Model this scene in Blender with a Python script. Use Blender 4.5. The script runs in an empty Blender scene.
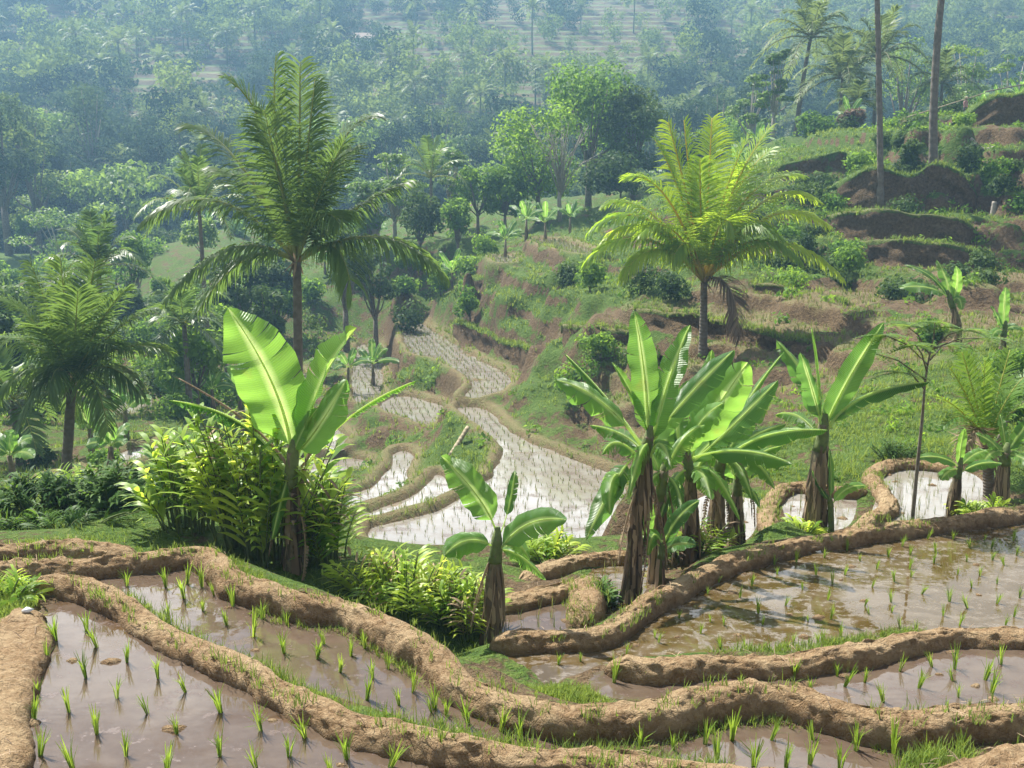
HAZE = .00095; SUN = 5.0; SKY = .075; CLOUD = 18.; EXPO = 1.25
import bpy, math, random
import numpy as np
from mathutils import Vector, Matrix
R = math.radians
rng = np.random.default_rng(11)
random.seed(5)
scene = bpy.context.scene
COL = scene.collection
# ------------------------------------------------------------------ camera
PITCH = R(12.0); FPX = 1000.0
cP, sP = math.cos(PITCH), math.sin(PITCH)
cam_d = bpy.data.cameras.new("camera"); cam = bpy.data.objects.new("camera", cam_d); COL.objects.link(cam)
cam_d.sensor_width = 36.0; cam_d.lens = 36.0*FPX/1024.0
cam_d.clip_start = 0.05; cam_d.clip_end = 3000
cam.location = (0, 0, 0); cam.rotation_euler = (R(90)-PITCH, 0, 0)
scene.camera = cam
def ray(px, py):
    u = (px-512)/FPX; v = (384-py)/FPX
    return Vector((u, cP+v*sP, -sP+v*cP))
def at(px, py, Y):
    r = ray(px, py); return r*(Y/r.y)
def on(px, py, z):
    r = ray(px, py); return r*(z/r.z)
def proj(x, y, z):
    d = y*cP - z*sP; v = (y*sP + z*cP)/d
    return 512+FPX*x/d, 384-FPX*v
# ------------------------------------------------------------------ noise
def _hash(i, j, s):
    n = (i*374761393 + j*668265263 + s*1442695041) & 0xffffffff
    n = ((n ^ (n >> 13))*1274126177) & 0xffffffff
    return ((n ^ (n >> 16)) & 0xffff)/65535.0
def vnoise(x, y, s=0):
    x = np.asarray(x, float); y = np.asarray(y, float)
    i = np.floor(x).astype(np.int64); j = np.floor(y).astype(np.int64)
    fx = x-i; fy = y-j; fx = fx*fx*(3-2*fx); fy = fy*fy*(3-2*fy)
    a = _hash(i, j, s); b = _hash(i+1, j, s); c = _hash(i, j+1, s); d = _hash(i+1, j+1, s)
    return (a*(1-fx)+b*fx)*(1-fy)+(c*(1-fx)+d*fx)*fy
def fbm(x, y, s=0, o=4):
    r = 0; amp = .5
    for k in range(o):
        r = r+amp*(vnoise(x, y, s+k)-.5)*2; x = x*2.03; y = y*2.03; amp *= .5
    return r
# ------------------------------------------------------------------ scene helpers
def tag(o, label=None, cat=None, group=None, kind=None):
    if label: o["label"] = label
    if cat: o["category"] = cat
    if group: o["group"] = group
    if kind: o["kind"] = kind
    return o
def empty(name, loc, label, cat, group=None, rz=0):
    o = bpy.data.objects.new(name, None); COL.objects.link(o)
    o.location = loc; o.rotation_euler = (0, 0, rz); o.empty_display_size = .2
    return tag(o, label, cat, group)
def link(name, me, parent=None, loc=(0, 0, 0)):
    o = bpy.data.objects.new(name, me); COL.objects.link(o); o.location = loc
    if parent is not None: o.parent = parent
    return o
def copy_tree(o, parent=None):
    c = o.copy(); COL.objects.link(c); c.parent = parent
    for ch in list(o.children): copy_tree(ch, c)
    return c
class MB:
    def __init__(s): s.v = []; s.f = []; s.var = []; s.mid = []; s.tt = []
    def pt(s, p, var=.5, mid=0., tt=0.):
        s.v.append((p[0], p[1], p[2])); s.var.append(var); s.mid.append(mid); s.tt.append(tt); return len(s.v)-1
    def tube(s, pts, rad, n=8, var=.5, mid=0., cap=True, jit=0.):
        rings = []
        for k, p in enumerate(pts):
            p = Vector(p)
            a = Vector(pts[max(0, k-1)]); b = Vector(pts[min(len(pts)-1, k+1)])
            T = (b-a).normalized()
            h = Vector((1, 0, 0)) if abs(T.x) < .8 else Vector((0, 1, 0))
            S = T.cross(h).normalized(); N = S.cross(T)
            r = rad[k] if hasattr(rad, '__len__') else rad
            rings.append([s.pt(p+(S*math.cos(q)+N*math.sin(q))*r*(1+random.uniform(-jit, jit)), var, mid, k/len(pts)) for q in [2*math.pi*i/n for i in range(n)]])
        for a, b in zip(rings, rings[1:]):
            for i in range(n): s.f.append((a[i], a[(i+1) % n], b[(i+1) % n], b[i]))
        if cap: s.f.append(tuple(rings[0][::-1])); s.f.append(tuple(rings[-1]))
    def ribbon(s, pts, sides, ws, var=.5, mid=0.):
        prev = None
        for k, (p, S, w) in enumerate(zip(pts, sides, ws)):
            a = s.pt(p-S*(w*.5), var, mid, k/len(pts)); b = s.pt(p+S*(w*.5), var, mid, k/len(pts))
            if prev: s.f.append((prev[0], prev[1], b, a))
            prev = (a, b)
    def mesh(s, name, mat, origin=(0, 0, 0), smooth=True):
        me = bpy.data.meshes.new(name)
        v = np.array(s.v, float)-np.array(origin, float)
        me.from_pydata(v.tolist(), [], s.f); 
        for nm, arr in (("var", s.var), ("mid", s.mid), ("tt", s.tt)):
            a = me.attributes.new(nm, 'FLOAT', 'POINT'); a.data.foreach_set("value", np.array(arr, np.float32))
        me.materials.append(mat)
        if smooth: me.shade_smooth()
        return me
    def build(s, name, mat, parent=None, origin=(0, 0, 0), smooth=True):
        return link(name, s.mesh(name, mat, origin, smooth), parent)
def np_mesh(name, V, F, mat, attrs=None, smooth=False):
    """V (n,3), F (m,4) quads"""
    me = bpy.data.meshes.new(name)
    me.vertices.add(len(V)); me.vertices.foreach_set("co", np.ascontiguousarray(V, np.float32).ravel())
    me.loops.add(F.size); me.loops.foreach_set("vertex_index", np.ascontiguousarray(F, np.int32).ravel())
    me.polygons.add(len(F)); me.polygons.foreach_set("loop_start", np.arange(0, F.size, F.shape[1], dtype=np.int32))
    me.update(calc_edges=True)
    for k, a in (attrs or {}).items():
        at_ = me.attributes.new(k, 'FLOAT', 'POINT'); at_.data.foreach_set("value", np.ascontiguousarray(a, np.float32))
    me.materials.append(mat)
    if smooth: me.shade_smooth()
    me.validate()
    return me
def bez(a, b, c, t): return a*((1-t)**2)+b*(2*t*(1-t))+c*(t*t)
def bezT(a, b, c, t): return ((b-a)*(2*(1-t))+(c-b)*(2*t)).normalized()
# ------------------------------------------------------------------ materials
class N:
    def __init__(s, name):
        s.m = bpy.data.materials.new(name); s.m.use_nodes = True; s.t = s.m.node_tree; s.t.nodes.clear()
        s.out = s.t.nodes.new("ShaderNodeOutputMaterial")
    def n(s, typ, ins=None, **kw):
        nd = s.t.nodes.new(typ)
        for k, v in kw.items(): setattr(nd, k, v)
        for k, v in (ins or {}).items():
            sk = nd.inputs[k]
            if hasattr(v, 'is_linked') or isinstance(v, bpy.types.NodeSocket): s.t.links.new(v, sk)
            else: sk.default_value = v
        return nd
    def noise(s, scale, detail=4, rough=.55, vec=None, dist=0.):
        if vec is None: vec = s.n("ShaderNodeTexCoord").outputs["Object"]
        return s.n("ShaderNodeTexNoise", {"Vector": vec, "Scale": scale, "Detail": detail, "Roughness": rough, "Distortion": dist}).outputs["Fac"]
    def ramp(s, fac, stops, interp='LINEAR'):
        nd = s.n("ShaderNodeValToRGB", {"Fac": fac}); r = nd.color_ramp; r.interpolation = interp
        while len(r.elements) < len(stops): r.elements.new(.5)
        for e, (p, c) in zip(r.elements, stops):
            e.position = p; e.color = (*c, 1) if len(c) == 3 else c
        return nd.outputs["Color"]
    def mix(s, f, a, b, mode='MIX'):
        nd = s.n("ShaderNodeMix", data_type='RGBA', blend_type=mode)
        for k, v in ((0, f), (6, a), (7, b)):
            if isinstance(v, bpy.types.NodeSocket): s.t.links.new(v, nd.inputs[k])
            else: nd.inputs[k].default_value = (*v, 1) if isinstance(v, tuple) and len(v) == 3 else v
        return nd.outputs[2]
    def math(s, op, a, b=0., c=None, clamp=False):
        nd = s.n("ShaderNodeMath", operation=op, use_clamp=clamp)
        for k, v in enumerate((a, b) if c is None else (a, b, c)):
            if isinstance(v, bpy.types.NodeSocket): s.t.links.new(v, nd.inputs[k])
            else: nd.inputs[k].default_value = v
        return nd.outputs[0]
    def attr(s, nm): return s.n("ShaderNodeAttribute", attribute_name=nm).outputs["Fac"]
    def rnd(s): return s.n("ShaderNodeObjectInfo").outputs["Random"]
    def bump(s, h, strength=.5, dist=.02):
        return s.n("ShaderNodeBump", {"Height": h, "Strength": strength, "Distance": dist}).outputs["Normal"]
    def surf(s, sh): s.t.links.new(sh, s.out.inputs["Surface"]); return s.m
    def princ(s, col, rough=.8, normal=None, **kw):
        ins = {"Roughness": rough}
        ins["Base Color"] = col if isinstance(col, bpy.types.NodeSocket) else (*col, 1)
        if normal is not None: ins["Normal"] = normal
        ins.update(kw)
        return s.n("ShaderNodeBsdfPrincipled", ins).outputs[0]
def leaf_mat(name, dark, light, trans=.5, rough=.4, spec=.4, mid=None, veins=False, objrand=.25, tcol=None):
    k = N(name)
    v = k.attr("var")
    if objrand:
        v = k.math('ADD', v, k.math('MULTIPLY', k.math('SUBTRACT', k.rnd(), .5), objrand*2), clamp=True)
    col = k.ramp(v, [(0., dark), (1., light)])
    nrm = None
    if mid: col = k.mix(k.attr("mid"), col, mid)
    if veins:
        w = k.math('SINE', k.math('MULTIPLY', k.attr("tt"), 420.))
        nz = k.noise(3., 3)
        col = k.mix(k.math('MULTIPLY', k.math('ADD', k.math('MULTIPLY', w, .5), .5), .22), col, tuple(min(1, c*1.7) for c in light))
        col = k.mix(k.ramp(nz, [(.62, (0, 0, 0)), (.75, (.35, .35, .35))]), col, (.22, .2, .05))
        nrm = k.bump(w, .5, .012)
    p = k.princ(col, rough, nrm, **{"Specular IOR Level": spec})
    hs = k.n("ShaderNodeHueSaturation", {"Hue": .482, "Saturation": 1.05, "Value": 1.8, "Color": col}).outputs[0] if tcol is None else k.mix(.5, col, tcol)
    tr = k.n("ShaderNodeBsdfTranslucent", {"Color": hs}).outputs[0]
    ms = k.n("ShaderNodeMixShader", {0: trans}); k.t.links.new(p, ms.inputs[1]); k.t.links.new(tr, ms.inputs[2])
    return k.surf(ms.outputs[0])
def bark_mat(name, a, b, ring=0., scale=6.):
    k = N(name)
    nz = k.noise(scale, 5)
    col = k.ramp(nz, [(.3, a), (.7, b)])
    h = nz
    if ring:
        w = k.math('SINE', k.math('MULTIPLY', k.attr("tt"), ring))
        col = k.mix(k.math('MULTIPLY', k.math('ADD', k.math('MULTIPLY', w, .5), .5), .22), col, tuple(c*.5 for c in a)); h = k.math('ADD', nz, k.math('MULTIPLY', w, .4))
    return k.surf(k.princ(col, .9, k.bump(h, .6, .03)))
M = {}
M['palm'] = leaf_mat('palm_leaf', (.04, .095, .022), (.13, .22, .045), .46, .42, .45, mid=(.30, .33, .10))
M['palm_y'] = leaf_mat('young_palm_leaf', (.13, .26, .03), (.32, .44, .045), .58, .42, .4, mid=(.45, .40, .08))
M['palm_mid'] = leaf_mat('small_palm_leaf', (.07, .17, .03), (.18, .30, .04), .45, .45, .35, mid=(.35, .38, .09))
M['palm_far'] = leaf_mat('far_palm_leaf', (.06, .10, .03), (.15, .21, .06), .4, .55, .3, mid=(.2, .2, .1))
M['banana'] = leaf_mat('banana_leaf', (.04, .125, .03), (.15, .31, .055), .5, .36, .55, mid=(.55, .66, .28), veins=True)
M['dead'] = leaf_mat('dead_leaf', (.07, .05, .035), (.40, .30, .20), .15, .8, .1)
M['cane'] = leaf_mat('cane_leaf', (.12, .25, .03), (.45, .55, .09), .55, .4, .35)
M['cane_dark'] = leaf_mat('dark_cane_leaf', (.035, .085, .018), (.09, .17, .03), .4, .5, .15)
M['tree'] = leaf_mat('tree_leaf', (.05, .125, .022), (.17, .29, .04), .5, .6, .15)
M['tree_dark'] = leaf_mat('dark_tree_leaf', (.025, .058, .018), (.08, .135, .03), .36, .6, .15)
M['tree_far'] = leaf_mat('far_tree_leaf', (.03, .065, .025), (.14, .20, .05), .42, .75, .05, objrand=.35)
M['tree_far_dark'] = leaf_mat('far_dark_tree_leaf', (.02, .045, .02), (.07, .115, .04), .3, .75, .05, objrand=.3)
M['feather'] = leaf_mat('feathery_leaf', (.07, .14, .025), (.16, .25, .05), .5, .5, .3)
M['rice'] = leaf_mat('rice_leaf', (.10, .20, .025), (.22, .33, .05), .45, .45, .3)
M['rice_far'] = leaf_mat('rice_stalk', (.09, .125, .035), (.24, .25, .08), .35, .6, .15)
M['grass'] = leaf_mat('grass_blade', (.07, .14, .022), (.22, .29, .06), .4, .6, .2)
M['trunk'] = bark_mat('palm_trunk', (.11, .09, .07), (.20, .17, .14), 150.)
M['bark'] = bark_mat('tree_bark', (.10, .08, .06), (.22, .19, .15))
M['pale_bark'] = bark_mat('pale_bark', (.25, .22, .18), (.38, .35, .30))
M['bstem'] = bark_mat('banana_stem', (.08, .065, .04), (.22, .18, .11), 0., 14.)
M['gstem'] = bark_mat('green_stem', (.07, .10, .03), (.15, .19, .06), 0., 12.)
M['bamboo'] = bark_mat('bamboo_pole', (.28, .22, .13), (.42, .36, .24), 60.)
M['thatch'] = bark_mat('thatch_roof', (.20, .15, .12), (.32, .26, .22))
M['plaster'] = bark_mat('hut_wall', (.45, .42, .38), (.6, .57, .52))
# ground
def ground_mat(far=False):
    k = N('far_hillside_ground' if far else 'terraced_ground')
    vec = k.n("ShaderNodeTexCoord").outputs["Object"]
    n1 = k.noise(.6 if far else 1.1, 6, .6, vec); n2 = k.noise(.13 if far else 7., 5, .6, vec); n3 = k.noise(.4 if far else 26., 4, .6, vec)
    soil = k.ramp(n2, [(.3, (.055, .037, .021)), (.5, (.11, .072, .04)), (.72, (.20, .142, .08))])
    soil = k.mix(k.ramp(n3, [(.4, (.0, .0, .0)), (.75, (.6, .6, .6))]), soil, (.22, .165, .095))
    grs = k.ramp(n2, [(.25, (.04, .085, .016)), (.5, (.085, .15, .026)), (.75, (.17, .21, .055))])
    grs = k.mix(k.ramp(n3, [(.35, (.6, .6, .6)), (.6, (0, 0, 0))]), grs, (.055, .085, .02))
    dry = k.ramp(n3, [(.3, (.15, .12, .06)), (.7, (.30, .25, .13))])
    if far: soil = k.mix(.4, soil, (.05, .06, .035)); grs = k.mix(.45, grs, (.03, .06, .02))
    g = k.attr("g")
    fac = k.math('ADD', g, k.math('MULTIPLY', k.math('SUBTRACT', n1, .5), 1.6))
    fac = k.math('ADD', fac, k.math('MULTIPLY', k.math('SUBTRACT', n2, .5), .9))
    col = k.mix(k.ramp(fac, [(.38, (0, 0, 0)), (.52, (1, 1, 1))]), soil, grs)
    col = k.mix(k.math('MULTIPLY', k.attr("b"), .8), col, dry)
    h = k.math('ADD', n3, k.math('MULTIPLY', n2, 1.5))
    return k.surf(k.princ(col, .95, k.bump(h, .9, .12 if not far else .5), **{"Specular IOR Level": .15}))
M['ground'] = ground_mat(); M['hill'] = ground_mat(True)
def mud_mat():
    k = N('mud_bank_earth')
    vec = k.n("ShaderNodeTexCoord").outputs["Object"]
    n1 = k.noise(2.2, 5, .6, vec); n2 = k.noise(16., 6, .7, vec); n3 = k.noise(60., 4, .6, vec)
    col = k.ramp(n2, [(.25, (.14, .085, .042)), (.48, (.28, .185, .10)), (.75, (.45, .335, .20))])
    col = k.mix(k.ramp(n1, [(.45, (0, 0, 0)), (.7, (.65, .65, .65))]), col, (.46, .35, .21))
    col = k.mix(k.ramp(n3, [(.58, (0, 0, 0)), (.8, (.5, .5, .5))]), col, (.20, .19, .07))
    wet = k.attr("mid")
    col = k.mix(wet, col, (.055, .034, .02))
    vo = k.n("ShaderNodeTexVoronoi", {"Vector": k.n("ShaderNodeTexCoord").outputs["Object"], "Scale": 9.}, feature='DISTANCE_TO_EDGE').outputs["Distance"]
    crack = k.ramp(vo, [(0., (0, 0, 0)), (.05, (1, 1, 1))])
    h = k.math('ADD', k.math('MULTIPLY', n2, 1.4), k.math('MULTIPLY', n3, .5))
    h = k.math('ADD', h, k.math('MULTIPLY', crack, .15))
    return k.surf(k.princ(col, .95, k.bump(h, 1., .05), **{"Specular IOR Level": .15}))
M['mud'] = mud_mat()
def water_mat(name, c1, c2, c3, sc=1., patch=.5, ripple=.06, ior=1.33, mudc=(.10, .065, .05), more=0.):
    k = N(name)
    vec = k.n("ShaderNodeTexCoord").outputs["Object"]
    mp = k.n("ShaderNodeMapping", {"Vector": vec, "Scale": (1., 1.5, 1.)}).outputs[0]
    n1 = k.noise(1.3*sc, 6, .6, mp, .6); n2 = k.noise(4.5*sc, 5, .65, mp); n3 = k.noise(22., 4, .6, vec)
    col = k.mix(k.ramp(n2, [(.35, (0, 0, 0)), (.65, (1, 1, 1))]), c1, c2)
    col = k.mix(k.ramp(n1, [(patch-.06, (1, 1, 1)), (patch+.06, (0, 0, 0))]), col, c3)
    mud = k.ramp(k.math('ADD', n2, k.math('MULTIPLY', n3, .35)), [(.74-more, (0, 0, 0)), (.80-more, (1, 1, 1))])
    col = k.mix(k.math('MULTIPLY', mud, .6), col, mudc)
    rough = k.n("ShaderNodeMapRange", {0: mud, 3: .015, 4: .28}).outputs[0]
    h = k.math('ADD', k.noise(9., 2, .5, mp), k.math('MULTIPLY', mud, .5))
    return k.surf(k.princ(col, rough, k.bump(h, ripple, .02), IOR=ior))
M['water_near'] = water_mat('muddy_water', (.105, .077, .055), (.072, .05, .034), (.07, .042, .02), .8, .38, .02, 1.5)
M['water_brown'] = water_mat('brown_water', (.085, .056, .02), (.125, .10, .068), (.068, .045, .016), 1.2, .50, .02, 1.45, (.17, .14, .11), .035)
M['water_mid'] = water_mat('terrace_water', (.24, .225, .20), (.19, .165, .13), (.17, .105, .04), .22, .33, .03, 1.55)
k = N('wet_soil'); nz = k.noise(1.6, 5); M['wet_soil'] = k.surf(k.princ(k.ramp(nz, [(.3, (.12, .07, .03)), (.7, (.25, .17, .08))]), .55, k.bump(nz, .5, .1)))
# ------------------------------------------------------------------ paddies: traced outlines laid on their own level
def smooth_poly(P, n=4, closed=True):
    P = [np.array(p, float) for p in P]; out = []; m = len(P)
    for i in range(m if closed else m-1):
        p0, p1, p2, p3 = (P[(i-1) % m], P[i], P[(i+1) % m], P[(i+2) % m]) if closed else (P[max(i-1, 0)], P[i], P[i+1], P[min(i+2, m-1)])
        for k in range(n):
            t = k/n
            out.append(.5*((2*p1)+(-p0+p2)*t+(2*p0-5*p1+4*p2-p3)*t*t+(-p0+3*p1-3*p2+p3)*t**3))
    if not closed: out.append(P[-1])
    return np.array(out)
PAD = []   # dict(name,z,near,poly world xy)
def paddy(z, px, near=False, mat='water_mid', label='', rows=0.27, ang=0.):
    W = np.array([on(x, y, z)[:2] for x, y in px])
    PAD.append(dict(z=z, poly=smooth_poly(W, 4), near=near, mat=mat, label=label, rows=rows, ang=ang))
# foreground
paddy(-4.0, [(42,614),(66,601),(95,602),(128,622),(180,655),(240,688),(300,718),(390,748),(470,775),(470,800),(6,800),(16,740),(24,690),(36,655)], True, 'water_near', 'muddy flooded rice paddy in the front left corner')
paddy(-4.2, [(100,582),(190,564),(228,592),(280,614),(330,634),(385,662),(430,696),(490,722),(560,733),(640,738),(720,726),(800,732),(880,744),(960,746),(940,770),(900,785),(700,785),(620,752),(480,738),(400,712),(300,680),(240,655),(180,624),(130,600)], True, 'water_near', 'long narrow flooded paddy curving between the two front mud banks')
paddy(-4.65, [(596,688),(606,672),(700,670),(800,667),(880,659),(930,649),(1050,640),(1050,702),(960,708),(900,712),(840,704),(780,692),(735,686),(680,690),(630,697)], True, 'water_near', 'shallow strip paddy with seedlings at the right behind the front bank')
paddy(-5.0, [(508,646),(560,645),(610,640),(640,618),(680,594),(720,572),(760,557),(850,545),(940,533),(1060,512),(1060,630),(960,632),(900,640),(850,650),(790,657),(700,657),(620,662),(600,676),(560,690),(535,668),(512,656)], True, 'water_brown', 'large brown flooded paddy reflecting the bananas and sky')
paddy(-5.3, [(498,606),(565,594),(578,604),(578,624),(560,630),(500,631)], True, 'water_near', 'tiny flooded paddy right of the front banana plant')
paddy(-5.35, [(592,574),(625,564),(650,572),(632,602),(605,616),(590,600)], True, 'water_brown', 'narrow brown paddy at the foot of the banana clump')
paddy(-4.3, [(-20,553),(85,550),(98,558),(45,567),(-20,571)], True, 'water_near', 'thin strip paddy at the left edge')
paddy(-5.45, [(700,500),(728,496),(757,505),(748,535),(728,541),(700,530)], True, 'water_mid', 'small pond paddy behind the banana stems')
paddy(-5.4, [(783,496),(795,488),(826,492),(850,496),(853,508),(842,527),(798,528)], True, 'water_mid', 'small round pond paddy around the lone banana trunk')
paddy(-5.4, [(882,469),(918,466),(965,472),(985,490),(975,514),(885,525),(877,506),(889,486)], True, 'water_mid', 'small square paddy crossed by the thin sapling')
# middle terraces
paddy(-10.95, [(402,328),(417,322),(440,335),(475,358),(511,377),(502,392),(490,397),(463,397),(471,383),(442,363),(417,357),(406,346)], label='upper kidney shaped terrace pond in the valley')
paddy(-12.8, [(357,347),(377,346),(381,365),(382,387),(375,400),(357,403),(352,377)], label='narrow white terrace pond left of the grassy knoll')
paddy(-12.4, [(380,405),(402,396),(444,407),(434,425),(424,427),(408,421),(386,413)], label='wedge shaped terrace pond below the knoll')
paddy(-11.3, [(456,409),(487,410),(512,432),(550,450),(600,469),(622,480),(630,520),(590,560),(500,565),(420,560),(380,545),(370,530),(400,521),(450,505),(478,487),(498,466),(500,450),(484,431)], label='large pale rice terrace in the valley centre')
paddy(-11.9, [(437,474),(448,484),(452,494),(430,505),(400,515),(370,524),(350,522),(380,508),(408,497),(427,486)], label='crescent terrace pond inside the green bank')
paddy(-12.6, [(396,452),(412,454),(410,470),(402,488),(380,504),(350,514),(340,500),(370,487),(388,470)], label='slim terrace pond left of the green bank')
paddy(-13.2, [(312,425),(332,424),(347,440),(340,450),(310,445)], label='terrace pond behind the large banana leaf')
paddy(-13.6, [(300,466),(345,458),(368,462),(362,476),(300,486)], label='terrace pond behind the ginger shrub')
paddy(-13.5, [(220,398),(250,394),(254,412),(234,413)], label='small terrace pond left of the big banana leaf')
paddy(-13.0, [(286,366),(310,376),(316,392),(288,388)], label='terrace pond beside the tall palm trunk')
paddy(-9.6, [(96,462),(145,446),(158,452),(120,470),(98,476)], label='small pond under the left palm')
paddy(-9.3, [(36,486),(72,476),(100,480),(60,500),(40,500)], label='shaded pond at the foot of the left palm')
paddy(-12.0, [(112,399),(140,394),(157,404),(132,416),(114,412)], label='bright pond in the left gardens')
paddy(-6.0, [(494,257),(514,256),(511,265),(497,264)], label='tiny pond by the ridge bananas')
paddy(-5.0, [(533,242),(556,239),(592,251),(586,257),(552,250)], label='pale pond on the ridge crest')
DRY = set()
# ------------------------------------------------------------------ control points of the ground between them
CP = []      # x,y,z,grass
def cp(px, py, d, g=.6): p = at(px, py, d); CP.append((p.x, p.y, p.z, g))
def cw(x, y, z, g=.6): CP.append((x, y, z, g))
for a in [(20,500,13.5,.9),(110,542,11.6,.9),(60,520,12.6,.95),(20,590,9.3,.9),(30,700,6.9,.1),(5,640,8.,.2),(-60,600,9,.7),(-60,700,7,.3),
          (500,668,10.1,1.),(540,690,9.6,1.),(470,655,10.4,.9),(400,625,10.8,.9),(330,590,11.1,.7),(260,575,11.2,.7),(200,550,11.6,.6),(130,558,11.3,.6),
          (590,598,11.9,.5),(560,575,13.,.5),(655,590,11.9,.2),(820,640,10.3,1.),(770,520,13.9,.8),(865,505,15.0,.7),(870,520,14.4,.5)]: cp(*a)
for a in [(-6,16.3,-6.9,.8),(-9,16,-6.2,.9),(-3,16.3,-7.2),(-1.5,16.3,-7.2),(0,16.3,-7.2),(1.4,16.3,-7.1),(2.6,16.3,-6.7),(-8,22,-10),(-5,22,-10.2),(-3,22,-10.2),(-1,22,-10.3),(1,22,-10.3),(3,22,-10.1),(4.4,22,-9.4),(-14,20,-7.6),(-18,30,-9.8),
          (-7,19,-8.3),(-5,19,-8.5),(-3,19,-8.6),(-1,19,-8.7),(1,19,-8.7),(2.5,19,-8.4),(3.8,19,-7.6),(5.5,18.5,-6.4),(6.5,25,-9.2),(4,26,-11),(2,26,-11.2),(0,26,-11.3),(-2,26,-11.4),(-4,27,-11.6),(-7,28,-12),(-12,34,-12.5)]: cw(*a)
# green slope right of the small ponds, rising to the right hillside
for a in [(900,455,18.5,.75),(850,470,17.4,.8),(800,470,17.4,.85),(960,450,18.6,.8),(1020,470,17.2,.8),(900,425,22,.7),(860,430,22,.7),(980,420,22,.8),(820,440,21,.75),
          (900,390,27,.55),(960,370,29,.7),(1020,360,30,.8),(870,400,27,.6),(1010,330,34,.75),(950,325,35,.6),(900,340,35,.5),(880,360,33,.45),
          (760,450,21,.7),(700,470,20,.6),(650,480,21,.5),(720,410,30,.5),(780,410,29,.4),(760,380,35,.3)]: cp(*a)
# soil slopes and grassy banks between the terraces
for a in [(640,430,38.5,.25),(620,450,36.5,.25),(580,430,41.5,.35),(560,405,44.5,.75),(540,385,46.8,.8),(600,400,43,.55),(640,395,40.5,.6),(690,390,38,.4),
          (620,362,44,.8),(660,360,42.8,.8),(600,345,46,.85),(560,352,48.5,.75),(575,330,48.5,.85),(530,345,51,.15),(500,340,56,.15),(470,318,64,.2),(440,312,70,.25),(520,320,57,.5),
          (560,300,57,.8),(600,298,51.5,.85),(640,300,47.5,.75),(540,310,57,.7),(600,312,48,.15),(480,300,68,.85),(440,296,72,.8),(400,305,74,.6),(380,320,74,.5),
          (395,345,64,.3),(385,365,62.5,.45),(400,372,57.5,.75),(392,385,55,.75),(420,366,56,.6),(433,385,53,.2),(440,398,50,.2),(410,388,53.5,.3),
          (448,420,44.5,.9),(455,440,40.9,1.),(470,455,38.7,1.),(480,470,37,1.),(460,480,36.8,1.),(425,430,46.5,.5),(430,450,42.5,.9),(418,470,40.5,1.),(405,492,37.8,1.),(432,440,44.3,.3),
          (370,415,50,.5),(390,428,48,.35),(360,430,49,.5),(365,450,45.5,.5),(385,445,45.5,.5),(340,410,54,.3),(330,390,58,.3),(325,355,68,.3),(345,335,74,.5)]: cp(*a)
def ledge(lip, tread, riser, gt=.7, gr=.05, step=.2, back=0.):
    """a terrace step: flat tread behind the lip, bare riser below it"""
    L3 = [at(*q) for q in lip]; P = smooth_poly([tuple(q) for q in L3], 12, closed=False)
    seg = np.linalg.norm(np.diff(P, axis=0), axis=1); Ls = np.concatenate([[0], np.cumsum(seg)]); n = max(2, int(Ls[-1]/step))
    for t in np.linspace(0, Ls[-1], n):
        x, y, z = [np.interp(t, Ls, P[:, k]) for k in range(3)]
        z += .12*math.sin(t*1.7)
        cw(x, y, z, gt); cw(x, y+tread*.5, z+back*.5, gt); cw(x, y+tread, z+back, gt)
        cw(x, y-.08, z-riser, gr); cw(x, y-.45, z-riser-.04, gr)
ledge([(848,207,55.5),(915,214,54),(982,222,52.5),(1060,232,51)], .9, 1.55, .5, .0)
ledge([(873,236,52.5),(940,244,51),(1002,254,49.5),(1060,262,48)], 1.0, 1.3, .6, .0)
ledge([(850,174,60.5),(883,170,58.6),(930,160,59),(985,172,57)], .8, 2.7, .9, .0)
ledge([(978,98,70),(1005,94,69.5),(1040,92,69)], 1.5, 2.9, .95, .0)
ledge([(775,186,63.5),(815,186,63),(850,190,61)], 1.6, 1.3, .95, .5)
ledge([(785,165,68),(820,160,68),(862,146,67)], 1.6, 1.2, .95, .5)
ledge([(790,213,58),(820,212,57),(845,208,56)], 1.2, 1.2, .9, .3)
ledge([(860,122,71),(900,118,72),(960,115,73)], 2.0, .8, .95, .3)
ledge([(840,262,50),(880,272,47),(930,285,44.5)], 1.2, 1.1, .6, .1)
ledge([(960,284,42),(1000,288,41.5),(1040,292,41)], 1.5, 1.0, .6, .1)
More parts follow.
